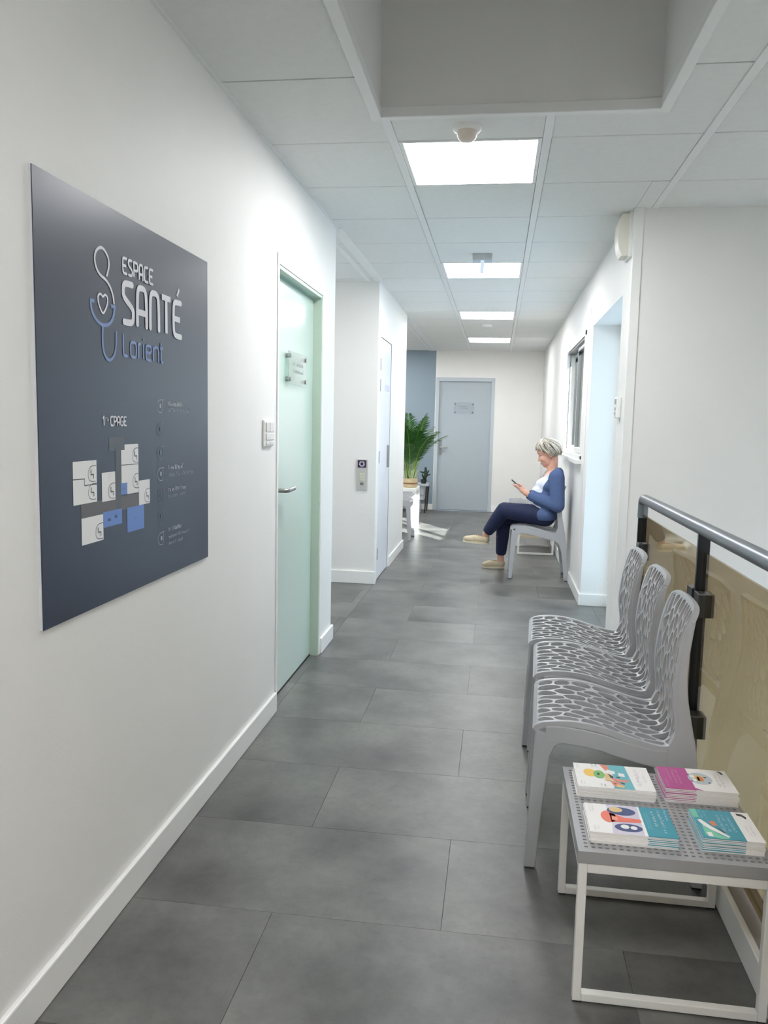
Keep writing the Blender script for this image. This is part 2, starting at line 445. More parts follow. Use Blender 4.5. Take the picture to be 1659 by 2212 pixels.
# long profiles between the tile rows, broken by the shaft
def profile(x0, x1, y0, y1, z0=HC-.005, z1=HC+.02, name='grid_profile'):
    for r in rect_minus((x0, x1, y0, y1), (SH[0]-.02, SH[1]+.02, SH[2]-.02, SH[3]+.02)):
        if r[1]-r[0] > .005 and r[3]-r[2] > .02:
            MB().box(r[0], r[1], r[2], r[3], z0, z1).build(name, CEILB, ce)
for i, (a, b) in ((0, (YB, YE)), (1, (YB, YE)), (2, (YB, 4.34)), (3, (YB, 4.34)), (-1, (8.37, YE)), (-1, (4.68, 6.41)), (-2, (8.37, YE)), (-3, (8.37, YE))):
    profile(G0X+.6*i-.016, G0X+.6*i+.016, a, b)
profile(XL-.03, XL+.03, 4.68, 6.41); profile(XL-.06, XL+.012, 8.37, YE)
# wall angles
profile(XL, XL+.014, YB, 4.68, HC-.004, HC+.03, 'wall_angle'); profile(XL, XL+.014, 6.41, 8.37, HC-.004, HC+.03, 'wall_angle')
profile(XR-.014, XR, 4.34, YE, HC-.004, HC+.03, 'wall_angle'); profile(XR-.014, XST, 4.326, 4.34, HC-.004, HC+.03, 'wall_angle')
profile(XL, XR, YE-.014, YE, HC-.004, HC+.03, 'wall_angle'); profile(XWL, XL, YE-.014, YE, HC-.004, HC+.03, 'wall_angle')
profile(LB, XL, 6.396, 6.41, HC-.004, HC+.03, 'wall_angle')
# light shaft (recess) above the near corridor
t = .06
mb = MB(); x0, x1, y0, y1 = SH; ZS = 3.45
mb.box(x0-t, x0, y0-t, y1+t, HC+.012, ZS); mb.box(x1, x1+t, y0-t, y1+t, HC+.012, ZS)
mb.box(x0, x1, y0-t, y0, HC+.012, ZS); mb.box(x0, x1, y1, y1+t, HC+.012, ZS); mb.box(x0-t, x1+t, y0-t, y1+t, ZS, ZS+.05)
mb.build('shaft', mat('shaft_paint', (228, 228, 226), .7), ce)
for bx in ((x0-.034, x0+.004, y0, y1+.034), (x1-.004, x1+.034, y0, y1+.034), (x0, x1, y1-.004, y1+.03), (x0, x1, y0-.03, y0+.004)):
    MB().box(*bx, HC-.008, HC+.03).build('shaft_edge_trim', CEILB, ce, bevel=.003)

# ---- baseboards
def base(name, boxes, label):
    mb = MB()
    for b in boxes: mb.box(*b)
    return struct(name, mb, TRIM, label, 'baseboard', bevel=.004)
bh, bt = .09, .015
base('baseboard_left', [(XL, XL+bt, YB, D1[0]-.03, 0, bh)], 'white baseboard along the wall with the blue sign')
base('baseboard_left_corner', [(XL, XL+bt, D1[1]+.03, 4.68+bt, 0, bh), (LB, XL, 4.68, 4.68+bt, 0, bh)], 'short white baseboard between green door and recess')
base('baseboard_recess', [(LB, XL+bt, 6.41-bt, 6.41, 0, .105), (LB, LB+bt, 4.7, 6.395, 0, .105)], 'white baseboard under the lift call panel')
base('baseboard_left_far', [(XL, XL+bt, D2[1]+.04, 8.37+bt, 0, bh), (XWL, XL, 8.37, 8.37+bt, 0, bh)], 'white baseboard past the white door')
base('baseboard_right', [(XR-bt, XR, OP[1]-bt, YE, 0, bh)], 'white baseboard behind the seated person')
base('baseboard_passage', [(XR, XR+.2, OP[1]-bt, OP[1], 0, bh)], 'white baseboard on the far side of the passage')
base('baseboard_pier', [(XR-bt, XR, 4.34, OP[0]+bt, 0, bh)], 'white baseboard on the pier by the railing')
base('baseboard_end', [(D3[1]+.025, XR-bt, YE-bt, YE, 0, bh)], 'white baseboard right of the grey end door')
base('baseboard_end_grey', [(XWL, D3[0]-.03, YE-bt, YE, 0, bh)], 'white baseboard under the grey blue wall')
struct('trim_1', MB().box(XR-.004, XR+.042, 4.334, 4.34, 0, HC).box(XR-.004, XR, 4.34, 4.37, 0, HC), TRIM, 'white corner bead on the pier above the railing', 'trim', bevel=.002)
struct('trim_2', MB().box(XR-.006, XR, 6.17, 6.235, .09, 2.2), TRIM, 'narrow white vertical trim between opening and window', 'trim', bevel=.002)

# ---- stairwell
st = struct('stairs', MB().box(.74, XST, YB, 4.34, -1.9, -1.8), mat('stair_stone', (206, 198, 182), .6, var=.05), 'stair flight going down behind the glass railing', 'stairs')
for k in range(9):
    MB().box(.76, XST, .2+.28*k, .2+.28*(k+1), -1.8, -.18*(k+1)).build('step', mat('stair_stone', (206, 198, 182), .6), st)
MB().box(.76, XST, YB, .2, -.2, 0).build('landing', mat('stair_stone', (206, 198, 182), .6), st)
struct('trim_3', MB().box(.74, .756, YB, 4.34, -.35, -.004), TRIM, 'white edge of the floor above the stairs', 'trim')

# ---- door_1: pale green glass door in a green frame
GREENL = mat('green_glass_leaf', (206, 226, 217), 0.2, var=.015, scale=2, spec=.6, coat=.4)
GREENF = mat('green_frame', (190, 208, 193), 0.35, var=.01)
d1 = thing('door_1', 'pale green frosted glass door set back in the white wall', 'door', (XL, 3.9, 0), kind='structure')
xl = XL-.045
lf = MB().box(xl-.04, xl, D1[0]+.012, D1[1]-.012, .008, D1[2]-.028).build('leaf', GREENL, d1, bevel=.002)
MB().box(XL-.2, XL+.001, D1[1]-.012, D1[1]+.002, 0, D1[2]-.012).build('jamb', GREENF, d1)
MB().box(XL-.2, XL+.001, D1[0]-.002, D1[0]+.012, 0, D1[2]-.012).build('jamb', GREENF, d1)
MB().box(XL-.2, XL+.001, D1[0]-.002, D1[1]+.002, D1[2]-.016, D1[2]+.002).build('head', GREENF, d1)
mb = MB(); mb.box(XL, XL+.006, D1[1], D1[1]+.03, 0, D1[2]+.045); mb.box(XL, XL+.006, D1[0]-.022, D1[0], 0, D1[2]+.045); mb.box(XL, XL+.006, D1[0], D1[1], D1[2], D1[2]+.045)
mb.build('casing', TRIM, d1, bevel=.002)
MB().box(xl-.036, xl+.003, D1[0]+.012, D1[1]-.012, .0005, .006).build('threshold_seal', BLACKP, d1)
h = MB(); h.tube([(xl, 3.590, 1.0), (xl+.045, 3.590, 1.0), (xl+.058, 3.603, 1.0), (xl+.058, 3.715, 1.003)], .0105, 12)
hd = h.build('handle', GMET, d1, smooth=40)
MB().cyl((xl, 3.590, 1.0), (xl+.007, 3.590, 1.0), .022).build('rosette', GMET, hd, smooth=40)

# ---- door_2: white flush door
d2 = thing('door_2', 'flush white door in the far left wall', 'door', (XL, 6.87, 0), kind='structure')
WDOOR = mat('white_door', (232, 235, 241), .3)
MB().box(XL-.05, XL-.002, D2[0]+.003, D2[1]-.003, .006, D2[2]-.003).build('leaf', WDOOR, d2, bevel=.002)
mb = MB(); mb.box(XL-.1, XL+.004, D2[0]-.03, D2[0], 0, D2[2]+.03); mb.box(XL-.1, XL+.004, D2[1], D2[1]+.03, 0, D2[2]+.03); mb.box(XL-.1, XL+.004, D2[0], D2[1], D2[2], D2[2]+.03)
mb.build('frame', TRIM, d2, bevel=.003)
HING = mat('hinge_grey', (150, 150, 162), .4, metal=.4)
for z in (1.80, 1.63, 1.04, .23):
    MB().box(XL-.012, XL+.008, D2[0]-.012, D2[0]+.012, z-.05, z+.05).build('hinge', HING, d2, bevel=.003)
MB().box(XL-.008, XL+.02, 7.06, 7.085, .93, 1.13).build('pull_handle', GMET, d2, bevel=.006)
MB().box(XL-.002, XL+.001, 6.86, 7.11, 1.60, 1.65).build('notice_strip', mat('lilac_card', (202, 206, 226), .5), d2)

# ---- door_3: grey door in the end wall
GREYD = mat('grey_door', (170, 180, 187), .42, var=.01)
GREYF = mat('grey_door_frame', (186, 195, 202), .4)
d3 = thing('door_3', 'grey door with nameplate at the end of the corridor', 'door', (-.51, YE, 0), kind='structure')
MB().box(D3[0]+.03, D3[1]-.03, YE+.028, YE+.07, .01, D3[2]-.035).build('leaf', GREYD, d3, bevel=.002)
for a, b in ((D3[0]-.02, D3[0]+.03), (D3[1]-.03, D3[1]+.02)):
    MB().box(a, b, YE-.012, YE+.1, 0, D3[2]+.02).build('jamb', GREYF, d3, bevel=.003)
MB().box(D3[0]+.03, D3[1]-.03, YE-.012, YE+.1, D3[2]-.035, D3[2]+.02).build('head', GREYF, d3, bevel=.003)
hp = MB().box(-.885, -.845, YE+.02, YE+.029, .85, 1.08).build('handle_plate', GMET, d3, bevel=.003)
MB().tube([(-.865, YE+.025, .97), (-.865, YE-.025, .97), (-.85, YE-.035, .97), (-.745, YE-.035, .97)], .011, 10).build('lever', GMET, hp, smooth=40)
MB().box(D3[0]+.03, D3[1]-.03, YE+.01, YE+.09, 0, .006).build('sill', BLACKP, d3)

# ---- window_1 : white sliding window in the right wall
wn = thing('window_1', 'white sliding window with dark seals above the seated person', 'window', (XR, 7.24, WN[2]), kind='structure')
y0, y1, z0, z1 = WN
mb = MB(); mb.box(XR-.012, XR+.12, y0, y0+.03, z0, z1); mb.box(XR-.012, XR+.12, y1-.03, y1, z0, z1); mb.box(XR-.012, XR+.12, y0, y1, z1-.04, z1); mb.box(XR-.012, XR+.12, y0, y1, z0, z0+.03)
mb.build('window_frame', WPLA, wn, bevel=.003)
ym = (y0+y1)/2
def sash(xa, ya, yb):
    mb = MB(); s = .045; za, zb = z0+.033, z1-.043
    mb.box(xa, xa+.04, ya, ya+s, za, zb); mb.box(xa, xa+.04, yb-s, yb, za, zb); mb.box(xa, xa+.04, ya+s, yb-s, za, za+s); mb.box(xa, xa+.04, ya+s, yb-s, zb-s, zb)
    so = mb.build('sash', WPLA, wn, bevel=.003)
    MB().box(xa+.016, xa+.022, ya+s, yb-s, za+s, zb-s).build('pane', CLEAR, so)
    g = MB(); g.box(xa-.001, xa+.041, ya+s-.001, ya+s+.004, za+s, zb-s); g.box(xa-.001, xa+.041, yb-s-.004, yb-s+.001, za+s, zb-s); g.box(xa-.001, xa+.041, ya+s, yb-s, zb-s-.010, zb-s+.001)
    g.build('seal', BLACKP, so)
sash(XR+.02, y0+.032, ym+.03); sash(XR+.065, ym-.03, y1-.032)
MB().box(XR+.02, XR+.024, y1-.042, y1-.030, z0+.046, z1-.046).build('dark_channel', BLACKP, wn)
MB().box(XR-.004, XR+.06, y0+.05, y1-.05, z1-.058, z1-.045).build('top_channel', BLACKP, wn)
MB().box(XR-.05, XR+.01, y0-.04, y1+.04, z0-.035, z0).build('window_sill', WPLA, wn, bevel=.004)

# ================================================================ CEILING FIXTURES
PANEL = emis('light_panel_glow', (253, 253, 254), PANEL_EMIT)
PANEL_FILL = emis('light_panel_recess_fill', (255, 250, 242), 7.0)  # weaker glow for the panel added in the recess
def light_panel(x0, y0, label, group='square ceiling light panels', glow=PANEL):
    t = thing('ceiling_light', label, 'ceiling light', (x0+.3, y0+.3, HC), group=group)
    mb = MB(); a, b = .018, .034
    for bx in ((a, .6-a, a*.4, b*.6), (a, .6-a, .6-b*.6, .6-a*.4), (a, b, b*.6, .6-b*.6), (.6-b, .6-a, b*.6, .6-b*.6)):
        mb.box(x0+bx[0], x0+bx[1], y0+bx[2], y0+bx[3], HC-.002, HC+.03)
    mb.build('frame', CEILB, t)
    MB().box(x0+b, x0+.6-b, y0+b*.6, y0+.6-b*.6, HC+.003, HC+.012).build('diffuser', glow, t)
light_panel(G0X, G0Y, 'largest lit ceiling panel, just past the ceiling shaft')
light_panel(G0X, G0Y+2.4, 'lit ceiling panel just behind the hanging sign fixture')
light_panel(G0X, G0Y+4.8, 'lit ceiling panel third along the corridor')
light_panel(G0X, G0Y+7.2, 'lit ceiling panel nearest the grey end door')
light_panel(G0X, G0Y-3.6, 'added unseen ceiling panel over the near end of the corridor')  # added out of view to brighten the near walls
light_panel(G0X+1.2, G0Y-3.6, 'added unseen ceiling panel over the stairwell')  # added out of view to light what shows through the bronze glass
light_panel(G0X-1.8, G0Y+1.8, 'added unseen ceiling panel inside the lift recess', glow=PANEL_FILL)  # added out of view to lift the recess wall
light_panel(G0X-1.8, G0Y+5.4, 'added unseen ceiling panel over the waiting corner near its opening')  # added beyond the view as fill for the waiting corner
light_panel(G0X-1.8, G0Y+7.8, 'added unseen ceiling panel over the waiting corner near the grey wall')  # second added fill panel, unseen, on the grey wall side

d = thing('motion_detector', 'round white dome detector on the ceiling beside the first light panel', 'detector', (-.155, 3.155, HC))
MB().lathe([(.0, 0), (.054, 0), (.054, -.010), (.050, -.015), (.042, -.017), (0, -.017)], (-.155, 3.155, HC)).build('base_ring', WPLA, d, smooth=40)
MB().lathe([(.0, -.016), (.038, -.016), (.038, -.03), (.034, -.042), (.022, -.052), (.0, -.055)], (-.155, 3.155, HC)).build('dome', mat('lens_cream', (226, 214, 202), .4), d, smooth=60)

t = thing('exit_sign', 'small ceiling unit with a hanging clear panel before the second light', 'exit sign', (-.14, 5.42, HC))
MB().box(-.205, -.075, 5.40, 5.44, HC-.035, HC).build('housing', mat('fixture_grey', (196, 198, 198), .4), t, bevel=.004)
MB().box(-.202, -.078, 5.417, 5.423, HC-.13, HC-.035).build('clear_panel', thin_glass('exit_acrylic', (236, 241, 246), 1.45, haze=.3), t)
MB().box(-.152, -.128, 5.414, 5.417, HC-.125, HC-.04).build('light_stripe', emis('exit_light_pipe', (214, 232, 246), 1.0), t)
t = thing('smoke_detector', 'flat white ceiling detector past the third light panel', 'detector', (-.16, 9.1, HC))
MB().lathe([(0, 0), (.06, 0), (.06, -.02), (.045, -.032), (0, -.034)], (-.16, 9.1, HC), 24).build('body', WPLA, t, smooth=40)
MB().lathe([(0, -.033), (.025, -.033), (.022, -.045), (0, -.046)], (-.16, 9.1, HC), 24).build('cap', mat('fixture_grey', (196, 198, 198)), t, smooth=40)

# ================================================================ WALL FIXTURES
t = thing('alarm_siren', 'white alarm siren box high on the pier under the ceiling', 'alarm', (XR, 4.5, 2.25))
pr = [(0, 0), (-.050, 0), (-.066, .035), (-.076, .10), (-.073, .165), (-.055, .215), (0, .215)]
MB().prism([(XR+p[0], 2.212+p[1]) for p in pr], lambda p, q, s: (p, s, q), 4.40, 4.52).build('cover', mat('siren_cream', (232, 228, 218), .4), t, smooth=30, bevel=.004)
MB().box(XR-.018, XR, 4.385, 4.535, 2.205, 2.432).build('back_plate', WPLA, t, bevel=.003)
t = thing('thermostat', 'small white thermostat on the pier left of the railing', 'thermostat', (XR, 4.51, 1.38))
MB().box(XR-.026, XR, 4.475, 4.548, 1.375, 1.49).build('case', WPLA, t, bevel=.005)
MB().box(XR-.028, XR-.026, 4.488, 4.535, 1.45, 1.478).build('display', mat('lcd_grey', (150, 152, 158), .3), t)
for z in (1.425, 1.40): MB().box(XR-.029, XR-.026, 4.49, 4.533, z-.008, z+.008).build('button', mat('button_grey', (190, 190, 194), .5), t)

t = thing('light_switch', 'white multi-button switch plate beside the green door', 'switch', (XL, 3.29, 1.2))
MB().box(XL, XL+.011, 3.222, 3.362, 1.212, 1.325).build('plate', WPLA, t, bevel=.004)
for a, b, z0_, z1_ in ((3.24, 3.285, 1.275, 1.315), (3.295, 3.345, 1.275, 1.315), (3.24, 3.345, 1.24, 1.268), (3.24, 3.285, 1.22, 1.235), (3.295, 3.345, 1.22, 1.235)):
    MB().box(XL+.011, XL+.016, a, b, z0_, z1_).build('rocker', mat('switch_grey', (222, 220, 218), .4), t, bevel=.002)

t = thing('lift_call_panel', 'steel lift call panel on the recess wall', 'call panel', (-1.08, 6.41, .775))
MB().box(-1.127, -1.034, 6.40, 6.41, .775, 1.025).build('plate', mat('panel_steel', (196, 196, 192), .35, metal=.3), t, bevel=.003)
MB().box(-1.117, -1.046, 6.397, 6.40, .958, 1.018).build('display', mat('display_dark', (52, 40, 66), .2), t)
mb = MB()
for k in range(9):
    a = PI*(.15+1.7*k/8)+PI/2
    mb.box(-1.082+.018*math.cos(a)-.005, -1.082+.018*math.cos(a)+.005, 6.3955, 6.397, .988+.018*math.sin(a)-.005, .988+.018*math.sin(a)+.005)
mb.build('indicator', mat('display_light', (206, 198, 222), .4), t)
for x in (-1.09, -1.068):
    for z in (.905, .882, .86): MB().box(x-.009, x+.009, 6.396, 6.40, z-.009, z+.009).build('button', mat('button_cream', (216, 212, 190), .5), t, bevel=.002)
MB().box(-1.094, -1.066, 6.396, 6.40, .815, .838).build('key_switch', mat('key_grey', (120, 122, 120), .4), t, bevel=.002)

# ---- nameplates on doors (illegible lettering: rows of small strokes)
def scribble(mb, fn, u0, v0, wd, hg, seed, pitch=None):
    """a row of letter-like strokes along u, height hg"""
    rr = random.Random(seed); p = pitch or hg*.72; u = u0; s = hg*.13
    while u < u0+wd-p*.8:
        if rr.random() < .13: u += p*.6; continue
        w_ = p*(.55+.25*rr.random()); hh = hg*(1 if rr.random() < .45 else .72)
        k = rr.randrange(5)
        segs = [[(0,0,s,hh)], [(0,0,s,hh),(0,hh-s,w_,hh)], [(0,0,s,hh),(w_-s,0,w_,hh*.72),(0,hh*.72-s,w_,hh*.72)], [(0,0,w_,s),(0,hh*.5-s/2,w_,hh*.5+s/2),(0,0,s,hh)], [(0,0,w_,s),(0,hh*.72-s,w_,hh*.72),(w_-s,0,w_,hh*.72),(0,0,s,hh*.72)]][k]
        for a, b, c, d_ in segs:
            mb.add([fn(u+a, v0+b), fn(u+c, v0+b), fn(u+c, v0+d_), fn(u+a, v0+d_)], [(0,1,2,3)])
        u += w_+p*.28
INKG = mat('ink_grey', (120, 128, 130), .6)
t = thing('door_plaque', 'clear acrylic nameplate on steel studs on the green door', 'nameplate', (xl, 3.915, 1.5))
px = xl+.018
MB().box(px-.002, px+.003, 3.735, 4.095, 1.50, 1.655).build('plate', thin_glass('plaque_acrylic', (240, 246, 243), 1.45, haze=.18), t)
for y in (3.76, 4.07):
    for z in (1.522, 1.633): MB().cyl((xl, y, z), (xl+.026, y, z), .011, 14).build('stud', GMET, t, smooth=40)
mb = MB(); fn = lambda u, v: (px+.0036, u, v)
scribble(mb, fn, 3.825, 1.59, .20, .02, 1); scribble(mb, fn, 3.825, 1.556, .20, .017, 2); mb.build('lettering', INKG, t)
t = thing('door_plaque', 'small nameplate with corner studs on the grey end door', 'nameplate', (-.52, YE+.028, 1.48))
MB().box(-.675, -.37, YE+.012, YE+.017, 1.49, 1.66).build('plate', thin_glass('plaque_acrylic2', (248, 250, 252), 1.3, haze=.12), t)
for x in (-.655, -.39):
    for z in (1.51, 1.635): MB().cyl((x, YE+.028, z), (x, YE+.006, z), .011, 12).build('stud', mat('stud_dark', (110, 115, 120), .35, metal=.6), t, smooth=40)
mb = MB(); fn = lambda u, v: (u, YE+.0112, v)
scribble(mb, fn, -.60, 1.59, .16, .016, 3); scribble(mb, fn, -.57, 1.562, .105, .012, 4)
mb.build('lettering', mat('ink_dark', (96, 100, 106), .6), t)

# ================================================================ THE BLUE SIGN
SX = XL+.008
sg = thing('wall_sign', 'large square dark blue health centre sign with floor plan', 'sign', (XL, 2.08, .857))
NAVY = mat('sign_navy', (46, 52, 71), .34, var=.02, scale=3)
MB().box(XL, SX, 1.574, 2.573, .857, 1.832).build('panel', NAVY, sg)
for ya, yb in ((1.5725, 1.574), (2.573, 2.5755)): MB().box(XL, SX-.002, ya, yb, .857, 1.832).build('panel_edge', mat('sign_edge', (214, 216, 220), .4), sg)
SW = mat('sign_white', (232, 232, 238), .5); SB = mat('sign_blue', (124, 147, 196), .5); SBL = mat('sign_mid_blue', (108, 142, 208), .5)
SG = mat('sign_grey', (92, 98, 106), .5); SG2 = mat('sign_warm_grey', (104, 102, 106), .5); SWH = mat('sign_room_white', (238, 238, 238), .5)
SDK = mat('sign_dark_line', (96, 98, 106), .5)
class Ink(MB):
    """flat print on the sign: u along the wall, v up"""
    def __init__(s, x): super().__init__(); s.x = x
    def q(s, u0, u1, v0, v1): s.x += 4e-6; s.add([(s.x, u0, v0), (s.x, u1, v0), (s.x, u1, v1), (s.x, u0, v1)], [(0,1,2,3)]); return s
    def poly(s, pts): s.x += 4e-6; s.add([(s.x, a, b) for a, b in pts], [tuple(range(len(pts)))]); return s
    def stroke(s, pts, wd, closed=False, round_=True):
        pts = [Vector(p) for p in pts]
        if closed: pts = pts+[pts[0]]
        for a, b in zip(pts, pts[1:]):
            if (b-a).length < 1e-6: continue
            n = Vector((-(b-a).y, (b-a).x)).normalized()*wd/2
            s.poly([tuple(a-n), tuple(b-n), tuple(b+n), tuple(a+n)])
        for p in (pts if round_ else pts[1:-1]):
            s.poly([(p.x+wd/2*math.cos(2*PI*k/12), p.y+wd/2*math.sin(2*PI*k/12)) for k in range(12)])
        return s
def smooth2(pts, it=2, closed=False):
    for _ in range(it):
        out = [] if closed else [pts[0]]
        n = len(pts)
        for i in range(n if closed else n-1):
            a, b = pts[i], pts[(i+1) % n]
            out += [(a[0]*.75+b[0]*.25, a[1]*.75+b[1]*.25), (a[0]*.25+b[0]*.75, a[1]*.25+b[1]*.75)]
        if not closed: out.append(pts[-1])
        pts = out
    return pts
G = {  # rounded lettering, unit box
 'E': [[(1,1),(.5,1),(.12,.98),(0,.8),(0,.2),(.12,.02),(.5,0),(1,0)], [(0,.5),(.85,.5)]],
 'S': [[(.95,1),(.5,1),(.08,.97),(.0,.8),(.02,.66),(.3,.56),(.7,.46),(.98,.36),(1,.2),(.92,.03),(.5,0),(.02,0)]],
 'P': [[(0,0),(0,1)], [(0,1),(.6,1),(.98,.96),(1,.75),(.98,.5),(.6,.46),(0,.46)]],
 'A': [[(0,0),(0,.6),(.08,.98),(.5,1.02),(.92,.98),(1,.6),(1,0)], [(0,.36),(1,.36)]],
 'C': [[(1,1),(.6,1),(.08,.98),(0,.65),(0,.35),(.08,.02),(.6,0),(1,0)]],
 'G': [[(1,1),(.6,1),(.08,.98),(0,.65),(0,.35),(.08,.02),(.6,0),(1,0),(1,.45),(.6,.45)]],
 'N': [[(0,0),(0,.6),(.08,.98),(.5,1.02),(.92,.98),(1,.6),(1,0)]],
 'T': [[(-.05,1),(1.05,1)], [(.5,1),(.5,0)]],
 'L': [[(0,1),(0,.3),(.02,.02),(.3,0),(.75,0)]],
 'o': [[(.5,.72),(.05,.7),(0,.36),(.05,.02),(.5,0),(.95,.02),(1,.36),(.95,.7),(.5,.72)]],
 'r': [[(0,0),(0,.72)], [(0,.45),(.15,.7),(.8,.72)]],
 'i': [[(.5,0),(.5,.72)], [(.5,.92),(.5,1.02)]],
 'e': [[(.02,.36),(1,.36),(.98,.7),(.5,.72),(.05,.7),(0,.36),(.05,.02),(.5,0),(.95,0)]],
 'n': [[(0,0),(0,.72)], [(0,.5),(.2,.7),(.7,.73),(.97,.68),(1,.4),(1,0)]],
 't': [[(.3,1),(.3,.25),(.35,.02),(.7,0),(.9,0)], [(-.1,.72),(.9,.72)]],
 '1': [[(.2,.75),(.7,1),(.7,0)]],
}
def word(txt, u0, u1, v0, v1, wd, m, name, widths=None, gap=.35):
    ink = Ink(SX+.0009)
    ws = [ (widths or {}).get(c, 1.0) for c in txt ]
    unit = (u1-u0)/(sum(ws)+gap*(len(txt)-1)); u = u0
    for c, w_ in zip(txt, ws):
        for pl in G[c]:
            P = smooth2(pl, 2) if len(pl) > 3 else pl
            ink.stroke([(u+p[0]*w_*unit, v0+p[1]*(v1-v0)) for p in P], wd, round_=False)
        u += (w_+gap)*unit
    return ink.build(name, m, sg)
word('ESPACE', 1.970, 2.146, 1.688, 1.726, .0072, SW, 'lettering', gap=.42)
sant = word('SANTE', 1.970, 2.345, 1.566, 1.665, .0165, SW, 'lettering', gap=.42)
Ink(SX+.0009).stroke([(2.318, 1.683), (2.334, 1.706)], .010, round_=False).build('accent', SW, sant)
word('Lorient', 1.967, 2.212, 1.480, 1.534, .0078, SB, 'lettering', widths={'L': .8, 'r': .5, 'i': .08, 't': .55}, gap=.36)
lg = Ink(SX+.0009)
lg.stroke(smooth2([(1.885,1.666),(1.898,1.691),(1.892,1.714),(1.862,1.730),(1.833,1.716),(1.824,1.695),(1.832,1.673),(1.851,1.660),(1.879,1.655),(1.903,1.640),(1.916,1.620),(1.919,1.604)], 2), .0072)
lgo = lg.build('stethoscope_logo', SW, sg)
hl = smooth2([(1.863,1.610),(1.852,1.618),(1.838,1.611),(1.839,1.596),(1.850,1.580),(1.862,1.570),(1.875,1.582),(1.887,1.600),(1.886,1.615),(1.873,1.619)], 1, True)
Ink(SX+.0009).stroke(hl, .0055, True).build('heart', SW, lgo)
cupi = Ink(SX+.0008); cupi.stroke(smooth2([(1.803,1.594),(1.806,1.572),(1.826,1.552),(1.860,1.542),(1.893,1.549),(1.916,1.568),(1.923,1.596)], 2), .0090)
cupi.stroke([(1.800,1.594),(1.820,1.595)], .0085, round_=False).stroke([(1.902,1.595),(1.926,1.596)], .0085, round_=False)
cupi.stroke(smooth2([(1.860,1.540),(1.857,1.512),(1.860,1.480),(1.882,1.460),(1.908,1.466),(1.927,1.490),(1.929,1.534)], 2), .0080)
cupi.build('tube', SB, lgo)
# floor plan
word('1', 1.848, 1.862, 1.301, 1.323, .005, SW, 'plan_title')
scr = Ink(SX+.0009); scribble(scr, lambda u, v: (SX+.0009, u, v), 1.866, 1.312, .022, .012, 12, .009); scr.build('plan_title', SW, sg)
word('CPAGE', 1.892, 1.975, 1.301, 1.323, .0045, SW, 'plan_title', gap=.4)
pl = thing('floor_plan', None, None); pl.parent = sg; pl.location = (0, 0, 0)
def room(rects, m, name='plan_room', lift=.0006):
    k = Ink(SX+lift)
    for r in rects: k.q(*r)
    return k.build(name, m, pl)
room([(1.882,1.966,1.238,1.272), (1.914,1.944,1.085,1.238)], SG, 'plan_corridor', .0005)
room([(1.741,2.078,1.082,1.118)], SG2, 'plan_corridor', .0004)
for rects in ([(1.707,1.817,1.117,1.218)], [(1.842,1.912,1.113,1.185)], [(1.946,2.046,1.152,1.238),(1.966,2.046,1.238,1.252),(1.978,2.046,1.121,1.152)], [(2.047,2.116,1.085,1.152)], [(1.741,1.846,1.019,1.083)]):
    room(rects, SWH)
room([(1.943,1.977,1.122,1.152)], SBL); room([(1.847,1.946,1.048,1.087)], SBL); room([(1.975,2.077,1.019,1.085)], SBL)
ln_ = Ink(SX+.0011)
ln_.stroke([(1.707,1.177),(1.758,1.176),(1.758,1.160),(1.817,1.160)], .0025).stroke([(1.946,1.199),(2.046,1.198)], .002)
for cu, cv in ((1.795,1.186),(1.795,1.143),(1.893,1.137),(2.029,1.222),(2.029,1.153),(2.099,1.108),(1.825,1.043)):
    ln_.stroke(smooth2([(cu+.019,cv+.019),(cu-.005,cv+.019),(cu-.019,cv+.008),(cu-.019,cv-.012),(cu-.005,cv-.019),(cu+.016,cv-.019)], 1), .0016, round_=False)
    ln_.stroke([(cu-.006,cv+.010),(cu-.006,cv-.002),(cu+.006,cv-.002),(cu+.006,cv-.012)], .003, round_=False)
ln_.build('plan_numbers', SDK, pl, kind='stuff')
ic = Ink(SX+.0011)
scribble(ic, lambda u, v: (SX+.0011, u, v), 1.868, 1.062, .02, .012, 21); scribble(ic, lambda u, v: (SX+.0011, u, v), 1.905, 1.066, .024, .010, 22); scribble(ic, lambda u, v: (SX+.0011, u, v), 2.016, 1.05, .02, .006, 23); scribble(ic, lambda u, v: (SX+.0011, u, v), 1.95, 1.134, .022, .006, 24)
ic.build('plan_marks', NAVY, pl, kind='stuff')
# legend at the right
LGD = mat('legend_pale', (176, 182, 190), .5); LGF = mat('legend_faint', (92, 101, 118), .5); LGT = mat('legend_teal', (112, 138, 150), .5)
for v, m in ((1.357, LGD), (1.29, LGF), (1.224, LGT), (1.162, LGD), (1.101, LGF), (1.037, LGF), (.974, LGD)):
    k = Ink(SX+.0008)
    k.stroke(smooth2([(2.214,v+.017),(2.185,v+.017),(2.168,v+.008),(2.167,v-.008),(2.182,v-.019),(2.200,v-.019)], 2), .0018, round_=False)
    k.stroke(smooth2([(2.206,v+.017),(2.207,v-.004),(2.200,v-.019)], 1), .0016, round_=False).q(2.186,2.196,v-.006,v+.006)
    k.build('legend_icon', m, sg)
for k, (u1, v, m, hg) in enumerate([(2.361,1.358,SW,.014),(2.422,1.341,LGD,.011),(2.367,1.171,SW,.013),(2.444,1.150,LGD,.011),(2.380,1.106,SW,.013),(2.380,1.087,LGD,.011),(2.350,.988,SW,.013),(2.407,.966,LGD,.012),(2.358,.947,LGD,.012)]):
    s_ = MB(); scribble(s_, lambda u, v_: (SX+.0009, u, v_), 2.244, v, u1-2.244, hg, 40+k, .010); s_.build('legend_text', m, sg)

